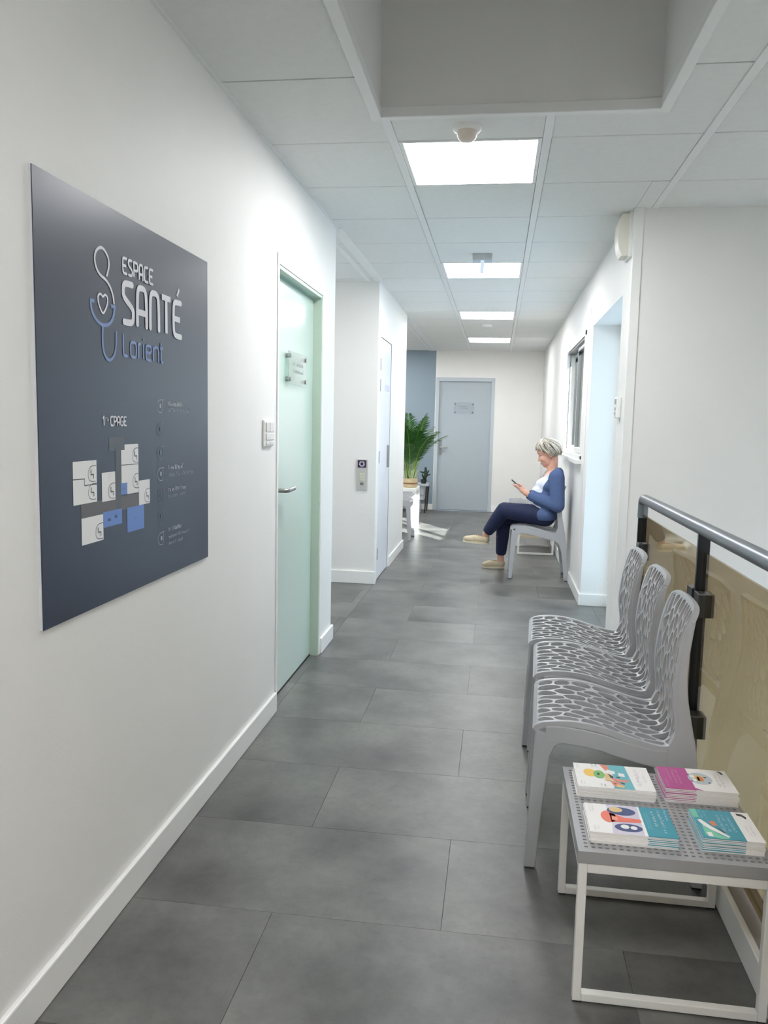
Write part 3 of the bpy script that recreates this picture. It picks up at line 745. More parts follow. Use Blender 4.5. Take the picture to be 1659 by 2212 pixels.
# ================================================================ GLASS RAILING
RX = .70
rl = thing('glass_railing', 'dark metal railing with bronze tinted glass behind the chairs', 'railing', (RX, 3.9, 0))
hz = .99
MB().tube([(RX, 3.92, .90), (RX, 3.92, hz-.03), (RX, 3.915, hz-.012), (RX, 3.90, hz-.002), (RX, 3.875, hz), (RX, 3.0, hz), (RX, 1.0, hz), (RX, YB+.2, hz)], .024, 16).build('handrail', RAILM, rl, smooth=50)
posts = (3.92, 2.78, 1.64, .5, -.64)
for y in posts:
    po = MB().box(RX-.020, RX+.020, y-.008, y+.008, .086, hz-.012).build('post', BLACKM, rl, bevel=.002)
    for z in (.745, .33):
        for s_ in ((-1, 1) if y != 3.92 else (-1,)):
            MB().box(RX-.026, RX+.026, y+s_*.052-.032, y+s_*.052+.032, z-.04, z+.04).build('clamp', mat('clamp_grey', (84, 88, 92), .35, metal=.7), po, bevel=.004)
for a, b in zip(posts[1:], posts[:-1]):
    MB().box(RX-.004, RX+.004, a+.028, b-.028, .105, .917).build('glass_panel', BRONZE, rl)
kb = thing('trim_4', 'white kerb under the glass railing', 'trim', (.652, 1.5, 0), kind='structure')
MB().box(.652, .742, YB, 4.33, 0, .083).build('kerb', TRIM, kb, bevel=.003)
MB().box(.668, .742, YB, 4.33, .083, .086).build('kerb_top_shade', mat('kerb_shade_brown', (140, 132, 124), .5), kb)  # shade on the kerb top painted as a grey-brown strip

# ================================================================ PERFORATED CHAIRS
def catmull(P, n=10):
    out = []
    for i in range(len(P)-1):
        p0, p1, p2, p3 = P[max(i-1,0)], P[i], P[i+1], P[min(i+2,len(P)-1)]
        for k in range(n):
            t = k/n
            out.append(tuple(.5*(2*p1[j]+(p2[j]-p0[j])*t+(2*p0[j]-5*p1[j]+4*p2[j]-p3[j])*t*t+(-p0[j]+3*p1[j]-3*p2[j]+p3[j])*t**3) for j in (0,1)))
    return out+[P[-1]]
PROF = catmull([(.000,.432),(.012,.445),(.05,.452),(.11,.453),(.18,.444),(.26,.424),(.33,.410),(.372,.410),(.396,.430),(.405,.475),(.403,.54),(.405,.61),(.414,.69),(.430,.76),(.452,.812)], 8)
PL = [0.0]
for a, b in zip(PROF, PROF[1:]): PL.append(PL[-1]+math.hypot(b[0]-a[0], b[1]-a[1]))
LEN = PL[-1]
def prof_at(v):
    v = min(max(v, 0), LEN)
    for i in range(len(PROF)-1):
        if PL[i+1] >= v or i == len(PROF)-2:
            t = (v-PL[i])/max(PL[i+1]-PL[i], 1e-9)
            a, b = PROF[i], PROF[i+1]
            tx, tz = b[0]-a[0], b[1]-a[1]; l = math.hypot(tx, tz)
            return a[0]+tx*t, a[1]+tz*t, -tz/l, tx/l     # point and upward/forward normal
CW = .41                       # chair width
VS = next(PL[i] for i, p in enumerate(PROF) if p[0] > .39)   # seat/back seam
def shell_pt(u, v, off):
    """u across 0..CW, v along profile"""
    x, z, nx, nz = prof_at(v)
    c = u/CW*2-1
    wsc = 1.0
    if v > VS: wsc = 1-.12*(v-VS)/(LEN-VS)
    k = (v-(LEN-.09))/.09
    if k > 0: x -= .010*c**6*k*k; z -= .020*c**6*k*k; wsc *= 1-.02*k*k
    if v > VS: x -= .014*c*c*min(1, (v-VS)/.15)
    else: z += .008*c*c*math.sin(PI*min(1, v/VS))
    return (x+nx*off, c*CW/2*wsc, z+nz*off)
def clip_half(poly, px, py, nx, ny):
    out = []
    for i in range(len(poly)):
        a, b = poly[i], poly[(i+1) % len(poly)]
        da = (a[0]-px)*nx+(a[1]-py)*ny; db = (b[0]-px)*nx+(b[1]-py)*ny
        if da <= 0: out.append(a)
        if (da < 0 < db) or (db < 0 < da):
            t = da/(da-db); out.append((a[0]+(b[0]-a[0])*t, a[1]+(b[1]-a[1])*t))
    return out
def chair_cells():
    rr = random.Random(11); m = .013; pts = []
    nv = 12; dv = (LEN-2*m)/nv; nu = 9; du = (CW-2*m)/nu
    for j in range(nv):
        for i in range(nu):
            o = .5 if j % 2 else 0
            u = m+(i+.25+o*.5+rr.uniform(-.28,.28))*du; v = m+(j+.5+rr.uniform(-.30,.30)+.28*(1 if i % 2 else -1))*dv
            pts.append((min(max(u, m+.006), CW-m-.006), min(max(v, m+.01), LEN-m-.01)))
    SC = .62
    cells = []
    P2 = [(u, v*SC) for u, v in pts]
    for i, p in enumerate(P2):
        poly = [(m, m*SC), (CW-m, m*SC), (CW-m, (LEN-m)*SC), (m, (LEN-m)*SC)]
        for j, q in enumerate(P2):
            if i == j or abs(p[0]-q[0])+abs(p[1]-q[1]) > .17: continue
            dx, dy = q[0]-p[0], q[1]-p[1]
            poly = clip_half(poly, (p[0]+q[0])/2, (p[1]+q[1])/2, dx, dy)
            if len(poly) < 3: break
        if len(poly) >= 3: cells.append([(u, v/SC) for u, v in poly])
    return cells
def inset(poly, r):
    n = len(poly); cx = sum(p[0] for p in poly)/n; cy = sum(p[1] for p in poly)/n; Q = poly
    for i in range(n):
        a, b = poly[i], poly[(i+1) % n]
        dx, dy = b[0]-a[0], b[1]-a[1]; l = math.hypot(dx, dy)
        if l < 1e-5: continue
        nx, ny = dy/l, -dx/l
        if (cx-a[0])*nx+(cy-a[1])*ny > 0: nx, ny = -nx, -ny
        Q = clip_half(Q, a[0]-nx*r, a[1]-ny*r, nx, ny)
        if len(Q) < 3: return None
    return Q
def ray_poly(c, d, Q):
    best = None
    for i in range(len(Q)):
        a, b = Q[i], Q[(i+1) % len(Q)]
        ex, ey = b[0]-a[0], b[1]-a[1]; den = d[0]*ey-d[1]*ex
        if abs(den) < 1e-12: continue
        t = ((a[0]-c[0])*ey-(a[1]-c[1])*ex)/den; s_ = ((a[0]-c[0])*d[1]-(a[1]-c[1])*d[0])/den
        if t > 0 and -1e-6 <= s_ <= 1+1e-6 and (best is None or t < best): best = t
    return best
def shell_meshes():
    out = {'seat': MB(), 'back': MB()}; th = .0065
    for poly in chair_cells():
        cv = sum(p[1] for p in poly)/len(poly); mb = out['seat' if cv < VS else 'back']
        Q = inset(poly, .0029)
        O = []
        for i in range(len(poly)):
            a, b = poly[i], poly[(i+1) % len(poly)]; n = max(1, round(math.hypot(b[0]-a[0], b[1]-a[1])/.011))
            for k in range(n): O.append((a[0]+(b[0]-a[0])*k/n, a[1]+(b[1]-a[1])*k/n))
        area = 0
        if Q:
            area = abs(sum(Q[i][0]*Q[(i+1) % len(Q)][1]-Q[(i+1) % len(Q)][0]*Q[i][1] for i in range(len(Q))))/2
        N = len(O); base_ = len(mb.v)
        for p in O: mb.v.append(shell_pt(p[0], p[1], th))
        for p in O: mb.v.append(shell_pt(p[0], p[1], -th))
        if area < 6e-5:
            mb.face(list(range(base_, base_+N))); mb.face(list(range(base_+2*N-1, base_+N-1, -1))); continue
        Q = smooth2(Q, 2, True); c = (sum(p[0] for p in Q)/len(Q), sum(p[1] for p in Q)/len(Q)); I = []
        for p in O:
            d_ = (p[0]-c[0], p[1]-c[1]); t = ray_poly(c, d_, Q) or .5; t = min(t, .97); I.append((c[0]+d_[0]*t, c[1]+d_[1]*t))
        for p in I: mb.v.append(shell_pt(p[0], p[1], th))
        for p in I: mb.v.append(shell_pt(p[0], p[1], -th))
        for i in range(N):
            j = (i+1) % N
            mb.face([base_+i, base_+j, base_+2*N+j, base_+2*N+i]); mb.face([base_+N+j, base_+N+i, base_+3*N+i, base_+3*N+j]); mb.face([base_+2*N+i, base_+2*N+j, base_+3*N+j, base_+3*N+i])
    # rim
    def rim(mb, v0, v1, ends):
        n = 36; m = .0135; t2 = .0085
        vsn = [v0+(v1-v0)*k/n for k in range(n+1)]
        for ua, ub in ((-.001, m), (CW-m, CW+.001)):
            b = len(mb.v)
            for v in vsn:
                for u, o in ((ua, t2), (ub, t2), (ub, -t2), (ua, -t2)): mb.v.append(shell_pt(u, v, o))
            for k in range(n):
                for q in range(4): mb.face([b+4*k+q, b+4*k+(q+1) % 4, b+4*k+4+(q+1) % 4, b+4*k+4+q])
            mb.face([b, b+1, b+2, b+3]); mb.face([b+4*n+3, b+4*n+2, b+4*n+1, b+4*n])
        for va, vb in ends:
            b = len(mb.v); nn = 14
            for k in range(nn+1):
                u = CW*k/nn
                for v, o in ((va, t2), (vb, t2), (vb, -t2), (va, -t2)): mb.v.append(shell_pt(u, v, o))
            for k in range(nn):
                for q in range(4): mb.face([b+4*k+q, b+4*k+(q+1) % 4, b+4*k+4+(q+1) % 4, b+4*k+4+q])
            mb.face([b, b+1, b+2, b+3]); mb.face([b+4*nn+3, b+4*nn+2, b+4*nn+1, b+4*nn])
    rim(out['seat'], 0, VS, [(0, .0135)]); rim(out['back'], VS, LEN, [(LEN-.0135, LEN)])
    return out
def strip_side(pairs, y0, y1):
    """solid plate between paired outline points (x,z)-(x,z), thickness in y"""
    mb = MB(); n = len(pairs)
    for (a, b) in pairs:
        mb.v += [(a[0], y0, a[1]), (b[0], y0, b[1]), (b[0], y1, b[1]), (a[0], y1, a[1])]
    for k in range(n-1):
        for q in range(4): mb.face([4*k+q, 4*k+(q+1) % 4, 4*k+4+(q+1) % 4, 4*k+4+q])
    mb.face([0, 1, 2, 3]); mb.face([4*n-1, 4*n-2, 4*n-3, 4*n-4])
    return mb
FEET = mat('rubber_foot', (38, 38, 40), .7)
def make_chair():
    t = thing('perforated_chair', 'x', 'chair')
    sh = shell_meshes()
    sh['seat'].build('seat', CHAIR, t, local=True, smooth=35); sh['back'].build('backrest', CHAIR, t, local=True, smooth=35)
    for s_ in (-1, 1):
        ya, yb = (-CW/2-.004, -CW/2+.026) if s_ < 0 else (CW/2-.026, CW/2+.004)
        # front leg
        fl_ = [((-.016,.005),(.018,.005)), ((-.010,.15),(.028,.15)), ((-.004,.30),(.040,.30)), ((-.002,.36),(.046,.355)), ((.0,.40),(.060,.390)), ((.002,.438),(.085,.402))]
        l = strip_side(fl_, ya+.002, yb).build('leg', CHAIR, t, local=True, bevel=.004)
        MB().box(-.013, .015, ya+.005, yb-.003, 0, .006).build('foot', FEET, l, local=True)
        # side rail, wavy
        pr_ = []
        for x in (.03, .055, .09, .14, .19, .24, .29, .34, .372, .392):
            top = min(PROF, key=lambda p: abs(p[0]-x) if p[1] < .46 else 9)[1]
            bot = top-(.055 if x > .08 else .055+.0*(x)) - (.012 if x > .36 else 0)
            pr_.append(((x, top-.002), (x, bot)))
        strip_side(pr_, ya+.0012, yb-.0012).build('side_rail', CHAIR, t, local=True, bevel=.004)
        # rear leg with back stile
        rl_ = [((.462,.005),(.494,.005)), ((.446,.12),(.484,.12)), ((.428,.25),(.473,.25)), ((.404,.320),(.464,.335)), ((.372,.345),(.457,.375)), ((.372,.41),(.449,.43)), ((.402,.47),(.441,.49)), ((.402,.54),(.434,.55)), ((.403,.61),(.430,.62)), ((.411,.69),(.433,.69)), ((.427,.755),(.444,.755)), ((.440,.785),(.452,.785))]
        k_ = []
        for a, b in rl_: k_.append((a, b))
        l = strip_side(k_, ya, yb-.004 if s_ > 0 else yb).build('leg', CHAIR, t, local=True, bevel=.004)
        # the stile narrows with the tapered back
        for v in l.data.vertices:
            if v.co.z > .43: v.co.y *= 1-.12*(v.co.z-.43)/.385; v.co.x -= .012*min(1, (v.co.z-.43)/.15)+.010*max(0, (v.co.z-.73)/.08)
        MB().box(.465, .491, ya+.005, yb-.003, 0, .006).build('foot', FEET, l, local=True)
    MB().box(.004, .022, -CW/2+.02, CW/2-.02, .377, .430).build('front_rail', CHAIR, t, local=True, bevel=.004)
    MB().box(.392, .408, -CW/2+.02, CW/2-.02, .36, .405).build('rear_rail', CHAIR, t, local=True, bevel=.004)
    return t
chair0 = make_chair()
GRPC = 'grey perforated resin chairs'
def place_chair(x, y, rz, label, first=False):
    o = chair0 if first else copy_tree(chair0)
    o.location = (x, y, 0); o.rotation_euler = (0, 0, rz); tag(o, label, 'chair', GRPC); return o
place_chair(.152, 2.512, -.055, 'grey perforated chair nearest the leaflet table', True)
place_chair(.172, 2.998, -.050, 'grey perforated chair in the middle of the three by the railing')
place_chair(.172, 3.440, -.048, 'grey perforated chair by the railing farthest from the leaflet table')
CHW = place_chair(.150, 7.115, 0, 'grey perforated chair the person sits on')
place_chair(.150, 9.42, 0, 'grey perforated chair partly hidden behind the seated person')
place_chair(-.945, 9.10, PI, 'pale perforated chair at the left wall edge before the sun patch')
place_chair(-.965, 9.58, PI, 'pale perforated chair beside the sunlit white table')

# ================================================================ LOW TABLES
TOPG = mat('table_top_grey', (168, 168, 170), .4, metal=.25, var=.02, scale=20)
def make_table(name, label, x0, x1, y0, y1, h, group, perf=True):
    t = thing(name, label, 'table', ((x0+x1)/2, (y0+y1)/2, 0), group=group)
    s = .020; zt = h-.028
    for y in (y0, y1-s):
        MB().box(x0, x0+s, y, y+s, .004, zt).build('leg', WMET, t, bevel=.002); MB().box(x1-s, x1, y, y+s, .004, zt).build('leg', WMET, t, bevel=.002)
        MB().box(x0+s, x1-s, y, y+s, zt-s-.004, zt).build('top_bar', WMET, t, bevel=.002)
        MB().box(x0+s, x1-s, y, y+s, .004, .004+s).build('bottom_bar', WMET, t, bevel=.002)
        for x in (x0+.002, x1-s): MB().box(x, x+s-.002, y+.002, y+s-.002, 0, .004).build('foot_pad', BLACKP, t)
    for x in (x0, x1-s): MB().box(x, x+s, y0+s, y1-s, zt-s, zt).build('side_bar', WMET, t, bevel=.002)
    mb = MB(); e = .002; X0, X1, Y0, Y1 = x0-e, x1+e, y0-e, y1+e; za, zb = h-.003, h
    if perf:
        p = .0157; nx = int((X1-X0-.022)//p); ny = int((Y1-Y0-.022)//p)
        ox = (X0+X1)/2-nx*p/2; oy = (Y0+Y1)/2-ny*p/2; hw, hh = .0042, .0030
        for i in range(nx):
            for j in range(ny):
                a, b, c, d_ = ox+i*p, ox+(i+1)*p, oy+j*p, oy+(j+1)*p; mx, my = (a+b)/2, (c+d_)/2
                O = [(a,c),(b,c),(b,d_),(a,d_)]; I = [(mx-hw,my-hh),(mx+hw,my-hh),(mx+hw,my+hh),(mx-hw,my+hh)]
                mb.add([(*q, zb) for q in O]+[(*q, zb) for q in I]+[(*q, za) for q in I], [(k, (k+1) % 4, 4+(k+1) % 4, 4+k) for k in range(4)]+[(4+k, 4+(k+1) % 4, 8+(k+1) % 4, 8+k) for k in range(4)])
        R = (ox, ox+nx*p, oy, oy+ny*p)
        for r in rect_minus((X0, X1, Y0, Y1), R): mb.box(r[0], r[1], r[2], r[3], za, zb)
    else:
        mb.box(X0, X1, Y0, Y1, za, zb)
    for bx in ((X0, X1, Y0, Y0+.003), (X0, X1, Y1-.003, Y1), (X0, X0+.003, Y0+.003, Y1-.003), (X1-.003, X1, Y0+.003, Y1-.003)): mb.box(*bx, zt, za)
    mb.build('perforated_top' if perf else 'top', TOPG, t)
    return t
TH = .37
make_table('low_table', 'low white metal table with perforated top holding leaflets', .218, .645, 1.757, 2.207, TH, 'low white tube frame tables')
bt_ = make_table('low_table', 'low white metal table in the gap behind the person\'s chair', .245, .615, 8.28, 8.85, TH, 'low white tube frame tables', False)
MB().box(.267, .593, 8.31, 8.82, .175, .19).build('shelf', mat('beige_board', (206, 190, 160), .5), bt_)

# ================================================================ LEAFLET STACKS
def col(n, c): return mat(n, c, .42)
ORNG, YELL, GRN = col('print_orange', (226, 142, 120)), col('print_yellow', (242, 202, 100)), col('print_green', (130, 190, 110))
TEAL, TEAL2, MAG = col('print_teal', (110, 186, 198)), col('print_deep_teal', (62, 152, 172)), col('print_magenta', (184, 82, 146))
LILAC, CORAL, NAVP = col('print_lilac', (214, 208, 226)), col('print_coral', (236, 122, 104)), col('print_navy', (68, 80, 128))
BLK, INKL, GRYP = col('print_black', (60, 58, 60)), col('print_pale_ink', (196, 186, 194)), col('print_grey_blue', (190, 202, 212))
SAND, GRN2, ORG2 = col('print_sand', (226, 196, 140)), col('print_mint', (120, 200, 170)), col('print_rust', (224, 132, 100))
def ellp(cx, cy, a, b, n=22, rot=0): return [(cx+a*math.cos(2*PI*k/n)*math.cos(rot)-b*math.sin(2*PI*k/n)*math.sin(rot), cy+a*math.cos(2*PI*k/n)*math.sin(rot)+b*math.sin(2*PI*k/n)*math.cos(rot)) for k in range(n)]
def leaflet_stack(x0, x1, y0, y1, hgt, n, art, kind, edge, grp):
    th = hgt/n; rr = random.Random(int(x0*1000+y0*777))
    for k in range(n):
        dx, dy = (rr.uniform(-.0022, .0022), rr.uniform(-.002, .002)) if k < n-1 else (0, 0)
        top = k == n-1
        nth = ('', 'second', 'third', 'fourth', 'fifth', 'sixth', 'seventh', 'eighth', 'ninth')[n-1-k]
        lab = 'topmost '+kind if top else nth+' from top in stack of '+kind
        o = thing('leaflet', lab, 'leaflet', ((x0+x1)/2+dx, (y0+y1)/2+dy, TH+k*th), group=grp)
        sx, sy = (x1-x0)/2, (y1-y0)/2
        mb = MB(); mb.box(-sx, sx, -sy, sy, .0003, th*.80)
        mb.build('pages', PAPER, o, local=True)
        # covers with printed colour on the bleed edge
        for u0, u1, m in edge:
            MB().box(-sx+u0*2*sx, -sx+u1*2*sx, -sy-.0005, sy+.0005, th*.80, th*.97).build('cover', m, o, local=True)
        if top:
            for j, (m, polys) in enumerate(art):
                mb = MB(); z = th*.97+.00025+.00018*j
                for pg in polys:
                    pg = [(min(max(p[0], 0), 1), min(max(p[1], 0), 1)) for p in pg]
                    mb.add([(-sx+p[0]*2*sx, -sy+p[1]*2*sy, z) for p in pg], [tuple(range(len(pg)))])
                mb.build('print', m, o, local=True, kind='stuff' if len(polys) > 1 else None)
def R4(a, b, c, d_): return [(a, c), (b, c), (b, d_), (a, d_)]
def rows(u0, u1, v0, v1, seed, n=1):
    """text turned a quarter turn: columns of short strokes running down v"""
    mb = MB(); step = (u1-u0)/n
    for k in range(n): scribble(mb, lambda a, b, k=k: (u0+k*step+b, v1-a), 0, 0, v1-v0, step*.62, seed+k, step*.62)
    P = [[mb.v[i][:2] for i in f] for f in mb.f]
    return P
artA = [(YELL, [ellp(.20,.60,.085,.17)]), (TEAL, [[(.42,1),(.70,1),(.74,0),(.46,0),(.52,.25),(.5,.6)]]), (GRN, [ellp(.32,.55,.075,.17)]), (ORNG, [[(.36,.98),(.46,.99),(.48,.8),(.42,.72)], [(.46,.42),(.70,.36),(.68,.28),(.5,.3)], [(.44,.32),(.56,.26),(.60,.12),(.48,.08)]]),
        (PAPER, [[(.44,.78),(.54,.72),(.54,.6),(.46,.6)], [(.58,.66),(.66,.64),(.66,.5),(.58,.52)]]), (SAND, [[(.40,.6),(.46,.6),(.46,.3),(.38,.3)], [(.52,.16),(.62,.12),(.60,.04),(.5,.06)]]),
        (BLK, [[(.44,.6),(.5,.5),(.5,.4),(.46,.42)], ellp(.31,.55,.018,.05,10), [(.54,.48),(.59,.48),(.59,.44),(.54,.45)], [(.58,.26),(.63,.22),(.62,.18),(.58,.22)], [(.47,.2),(.52,.2),(.5,.16)]] + rows(.24,.34,.82,.98,61,2) + rows(.30,.40,.0,.14,64,2)),
        (INKL, rows(.03,.08,.72,.98,5,2) + rows(.80,.88,.1,.85,7,1) + rows(.90,.95,.3,.7,8,1) + rows(.05,.12,.05,.22,9,2))]
leaflet_stack(.240, .435, 2.028, 2.172, .030, 8, artA, 'leaflet with yellow, green and teal cover art', [(0, 1, PAPER)], 'leaflets with teal and food art')
artB = [(MAG, [[(0,0),(.52,0),(.42,.1),(.35,.25),(.32,.45),(.32,.65),(.36,.85),(.40,1),(0,1)]]), (GRYP, [ellp(.56,.54,.17,.27)]), (SAND, [ellp(.55,.56,.08,.14), R4(.52,.6,.4,.62)]), (ORG2, [R4(.55,.60,.44,.60)]), (PAPER, [ellp(.46,.62,.035,.08), ellp(.47,.45,.03,.07)]),
        (BLK, [R4(.62,.66,.58,.62), ellp(.42,.7,.012,.03,8), ellp(.66,.36,.014,.03,8), ellp(.43,.4,.012,.03,8), [(.86,.95),(.92,.92),(.94,.8),(.91,.8),(.89,.88)]]),
        (INKL, rows(.78,.90,.2,.8,15,2)), (col('print_pink', (232, 176, 210)), rows(.04,.08,.1,.4,16,1) + rows(.12,.16,.3,.9,17,1) + rows(.18,.30,.2,.85,18,2))]
leaflet_stack(.461, .640, 2.040, 2.172, .038, 9, artB, 'leaflet with magenta and white cover', [(0, .42, MAG), (.42, 1, PAPER)], 'leaflets with magenta covers')
artC = [(LILAC, [[(.26,0),(.62,0),(.64,1),(.26,1),(.30,.6)]]), (TEAL2, [[(.66,0),(1,0),(1,1),(.66,1)]]), (CORAL, [ellp(.26,.56,.09,.2), [(.28,.7),(.45,.56),(.62,.54),(.64,.48),(.62,.42),(.45,.40),(.28,.38)]]), (NAVP, [ellp(.43,.78,.17,.14,22,-.12), ellp(.46,.22,.16,.13,22,-.05)]),
        (SAND, [ellp(.37,.82,.08,.09)]), (PAPER, [ellp(.42,.24,.05,.07), ellp(.52,.22,.04,.06)]), (col('print_light_coral', (244, 160, 140)), [[(.30,.6),(.36,.54),(.36,.42),(.29,.44)]]),
        (PAPER, rows(.78,.84,.3,.85,26,1) + rows(.86,.92,.1,.92,27,1) + rows(.94,.98,.55,.95,28,1)), (col('print_pale_teal', (150, 208, 218)), rows(.69,.75,.2,.8,29,2)), (INKL, rows(.05,.12,.68,.98,31,2) + rows(.06,.14,.05,.2,33,2))]
leaflet_stack(.245, .443, 1.798, 1.941, .027, 7, artC, 'leaflet with coral and navy shapes', [(0, .66, PAPER), (.66, 1, TEAL2)], 'leaflets with coral and navy art')
artD = [(TEAL2, [R4(0,.70,0,1)]), (GRN2, [[(.08,.44),(.18,.30),(.30,.14),(.46,.02),(.30,0),(.06,.1)], R4(0,.10,.7,1)]), (PAPER, [[(.04,.60),(.10,.64),(.22,.42),(.46,.1),(.42,.06),(.2,.28),(.1,.42)], R4(.10,.18,.06,.2)]), (ORG2, [[(.22,.58),(.32,.60),(.34,.44),(.26,.42)]]), (BLK, [[(.30,.4),(.34,.36),(.42,.2),(.38,.2)], [(.78,.95),(.88,.92),(.93,.82),(.90,.76),(.86,.86),(.78,.88)]]),
        (col('print_ice', (198, 222, 236)), rows(.40,.66,.22,.82,36,3)), (col('print_pale_teal', (150, 208, 218)), rows(.12,.28,.62,.95,41,2)), (INKL, rows(.80,.94,.1,.5,44,2))]
leaflet_stack(.497, .632, 1.806, 1.946, .032, 8, artD, 'leaflet with teal cover and white strip', [(0, .70, TEAL2), (.70, 1, PAPER)], 'leaflets with teal covers')

# ================================================================ SEATED PERSON
SKIN = mat('skin', (222, 172, 150), .5, var=.04, scale=30)
SKIN.node_tree.nodes['Principled BSDF'].inputs['Subsurface Weight'].default_value = .06
CARD = mat('cardigan_blue', (80, 100, 142), .85, var=.06, scale=40, bump=.25, bscale=260)
TOPW = mat('white_top', (226, 230, 244), .8, bump=.1, bscale=120)
JEAN = mat('navy_jeans', (25, 35, 70), .75, var=.12, scale=30, bump=.15, bscale=300)
SHOE = mat('beige_canvas', (206, 190, 160), .8, var=.05, scale=60, bump=.2, bscale=300)
SOLE = mat('cream_sole', (226, 214, 186), .6)
pe = thing('person', 'seated person in blue cardigan and dark jeans looking at a phone', 'person', (.45, 7.13, 0))
CY = 7.13
V = lambda x, y, z: Vector((x, y, z))
# head frame: looking along -x and tipped down
hp_ = math.radians(24)
HF = V(-math.cos(hp_), 0.06, -math.sin(hp_)).normalized(); HL = V(0, -1, 0); HL = (HL-HF*HL.dot(HF)).normalized(); HU = HF.cross(HL)*-1
if HU.z < 0: HU = -HU
HC_ = V(.447, CY, 1.088)
def hd_(f, l, u): return HC_ + HF*f + HL*l + HU*u
def hell(mb, f, l, u, rf, rl_, ru): mb.ell(hd_(f, l, u), HF*rf, HL*rl_, HU*ru, 22, 16)
b = MB()
hell(b, -.012, 0, .030, .092, .073, .083); hell(b, .028, 0, -.025, .060, .060, .080); hell(b, .052, 0, -.083, .032, .034, .026)
hell(b, .030, 0, -.065, .052, .050, .040); hell(b, .070, 0, .040, .020, .045, .020)
b.cap(hd_(.080, 0, .012), .008, hd_(.096, 0, -.026), .0105)
for s_ in (-1, 1):
    hell(b, .086, s_*.009, -.030, .009, .007, .006); hell(b, .058, s_*.036, -.020, .028, .022, .026)
    hell(b, -.012, s_*.073, -.010, .018, .008, .030)
hell(b, .079, 0, -.055, .014, .024, .0075); hell(b, .077, 0, -.067, .013, .020, .0075)
SHL, SHR = V(.515, CY-.160, .886), V(.510, CY+.160, .886)
b.chain([hd_(-.02, 0, -.05), V(.485, CY, .955), V(.505, CY, .90)], [.048, .047, .062])
# torso
def tors(mb, g):
    for x, z, rx, ry, rz in ((.435, .56, .105, .165, .085), (.428, .64, .102, .140, .085), (.440, .73, .108, .142, .095), (.468, .81, .110, .158, .085), (.500, .885, .080, .150, .058)):
        mb.ell(V(x, CY, z), V(rx+g, 0, 0), V(0, ry+g, 0), V(0, 0, rz+g), 26, 16)
    for s_ in (-1, 1): mb.ell(V(.385, CY+s_*.062, .745), V(.058+g, 0, 0), V(0, .058+g, 0), V(0, 0, .056+g), 18, 12)
tors(b, 0)
ELL, WRL = V(.530, CY-.215, .652), V(.312, CY-.085, .715)
ELR, WRR = V(.470, CY+.225, .660), V(.310, CY+.085, .705)
for sh_, el_, wr_ in ((SHL, ELL, WRL), (SHR, ELR, WRR)): b.chain([sh_, el_, wr_], [.050, .040, .026])
# legs: her left leg is crossed over the right one
HIL, KNL, ANL = V(.435, CY-.075, .545), V(.085, CY-.035, .580), V(-.070, CY+.10, .345)
HIR, KNR, ANR = V(.435, CY+.075, .545), V(.088, CY+.105, .502), V(.070, CY+.275, .105)
b.chain([HIL, KNL, ANL], [.075, .046, .031]); b.chain([HIR, KNR, ANR], [.075, .046, .031])
# bare feet inside the shoes
TOL = V(-.245, CY+.085, .300); HEL = V(-.070, CY+.105, .285)
b.chain([ANL, HEL, TOL], [.033, .028, .018])
TOR = V(-.070, CY+.29, .035); HER = V(.078, CY+.285, .038)
b.chain([ANR, HER, TOR], [.033, .028, .018])
# hands holding the phone
PD = V(-.078, 0, .062).normalized(); PN = V(PD.z, 0, -PD.x)      # along phone, and screen side (towards the face)
if PN.x < 0: PN = -PN
PC = V(.196, CY-.005, .803)
def ph(a, l, n): return PC + PD*a + V(0, l, 0) + PN*n
for s_, wr_ in ((-1, WRL), (1, WRR)):
    pal = ph(-.062, s_*.040, -.010)
    b.cap(wr_, .025, pal.lerp(wr_, .35), .027); b.ell(pal.lerp(wr_, .25), PD*.040, V(0, .022, 0), PN*.024, 16, 12)
    b.ell(ph(-.055, s_*.046, -.008), PD*.034, V(0, .015, 0), PN*.026, 14, 10)
    for k in range(4):   # fingers wrap round the back of the phone
        a = -.036+k*.020
        p0 = ph(a-.006, s_*.050, -.006); p1 = ph(a+.004, s_*.043, -.020-.001*k); p2 = ph(a+.008, s_*.014, -.018); p3 = ph(a+.007, s_*(.004 if k in (1, 2) else .009), -.013)
        b.chain([p0, p1, p2, p3], [.0095, .0088, .0080, .0068])
    q0, q1, q2 = ph(-.058, s_*.040, .012), ph(-.026, s_*.034, .020), ph(.004, s_*.016, .0135)
    b.chain([q0, q1, q2], [.0115, .0095, .0075])
body = remeshed(b, 'body', .0046, [SKIN], pe, 3)
# facial details, laid on the surface of the face
from mathutils.bvhtree import BVHTree
_o3 = origin(pe); bvh = BVHTree.FromPolygons([tuple(v.co+_o3) for v in body.data.vertices], [tuple(q.vertices) for q in body.data.polygons])
def on_face(f, l, u, lift=.0004):
    loc, nrm, _, _ = bvh.ray_cast(hd_(f+.08, l, u), -HF)
    return (loc+nrm*lift) if loc else hd_(f, l, u)
HAIRD = mat('hair_dark', (118, 108, 100), .5); HAIRM = mat('hair_ash', (176, 166, 152), .45); HAIRL = mat('hair_blonde', (232, 222, 204), .42)
for s_ in (-1, 1):
    MB().tube([on_face(.083, s_*.018, .010), on_face(.082, s_*.026, .007), on_face(.078, s_*.036, .007), on_face(.071, s_*.044, .010)], [.0012, .0022, .0022, .001], 8).build('eyelash', mat('lash', (70, 54, 48), .6), pe)
    MB().tube([on_face(.089, s_*.014, .028), on_face(.087, s_*.028, .033), on_face(.076, s_*.042, .029)], [.0016, .0022, .001], 8).build('eyebrow', mat('brow', (150, 122, 100), .7), pe)
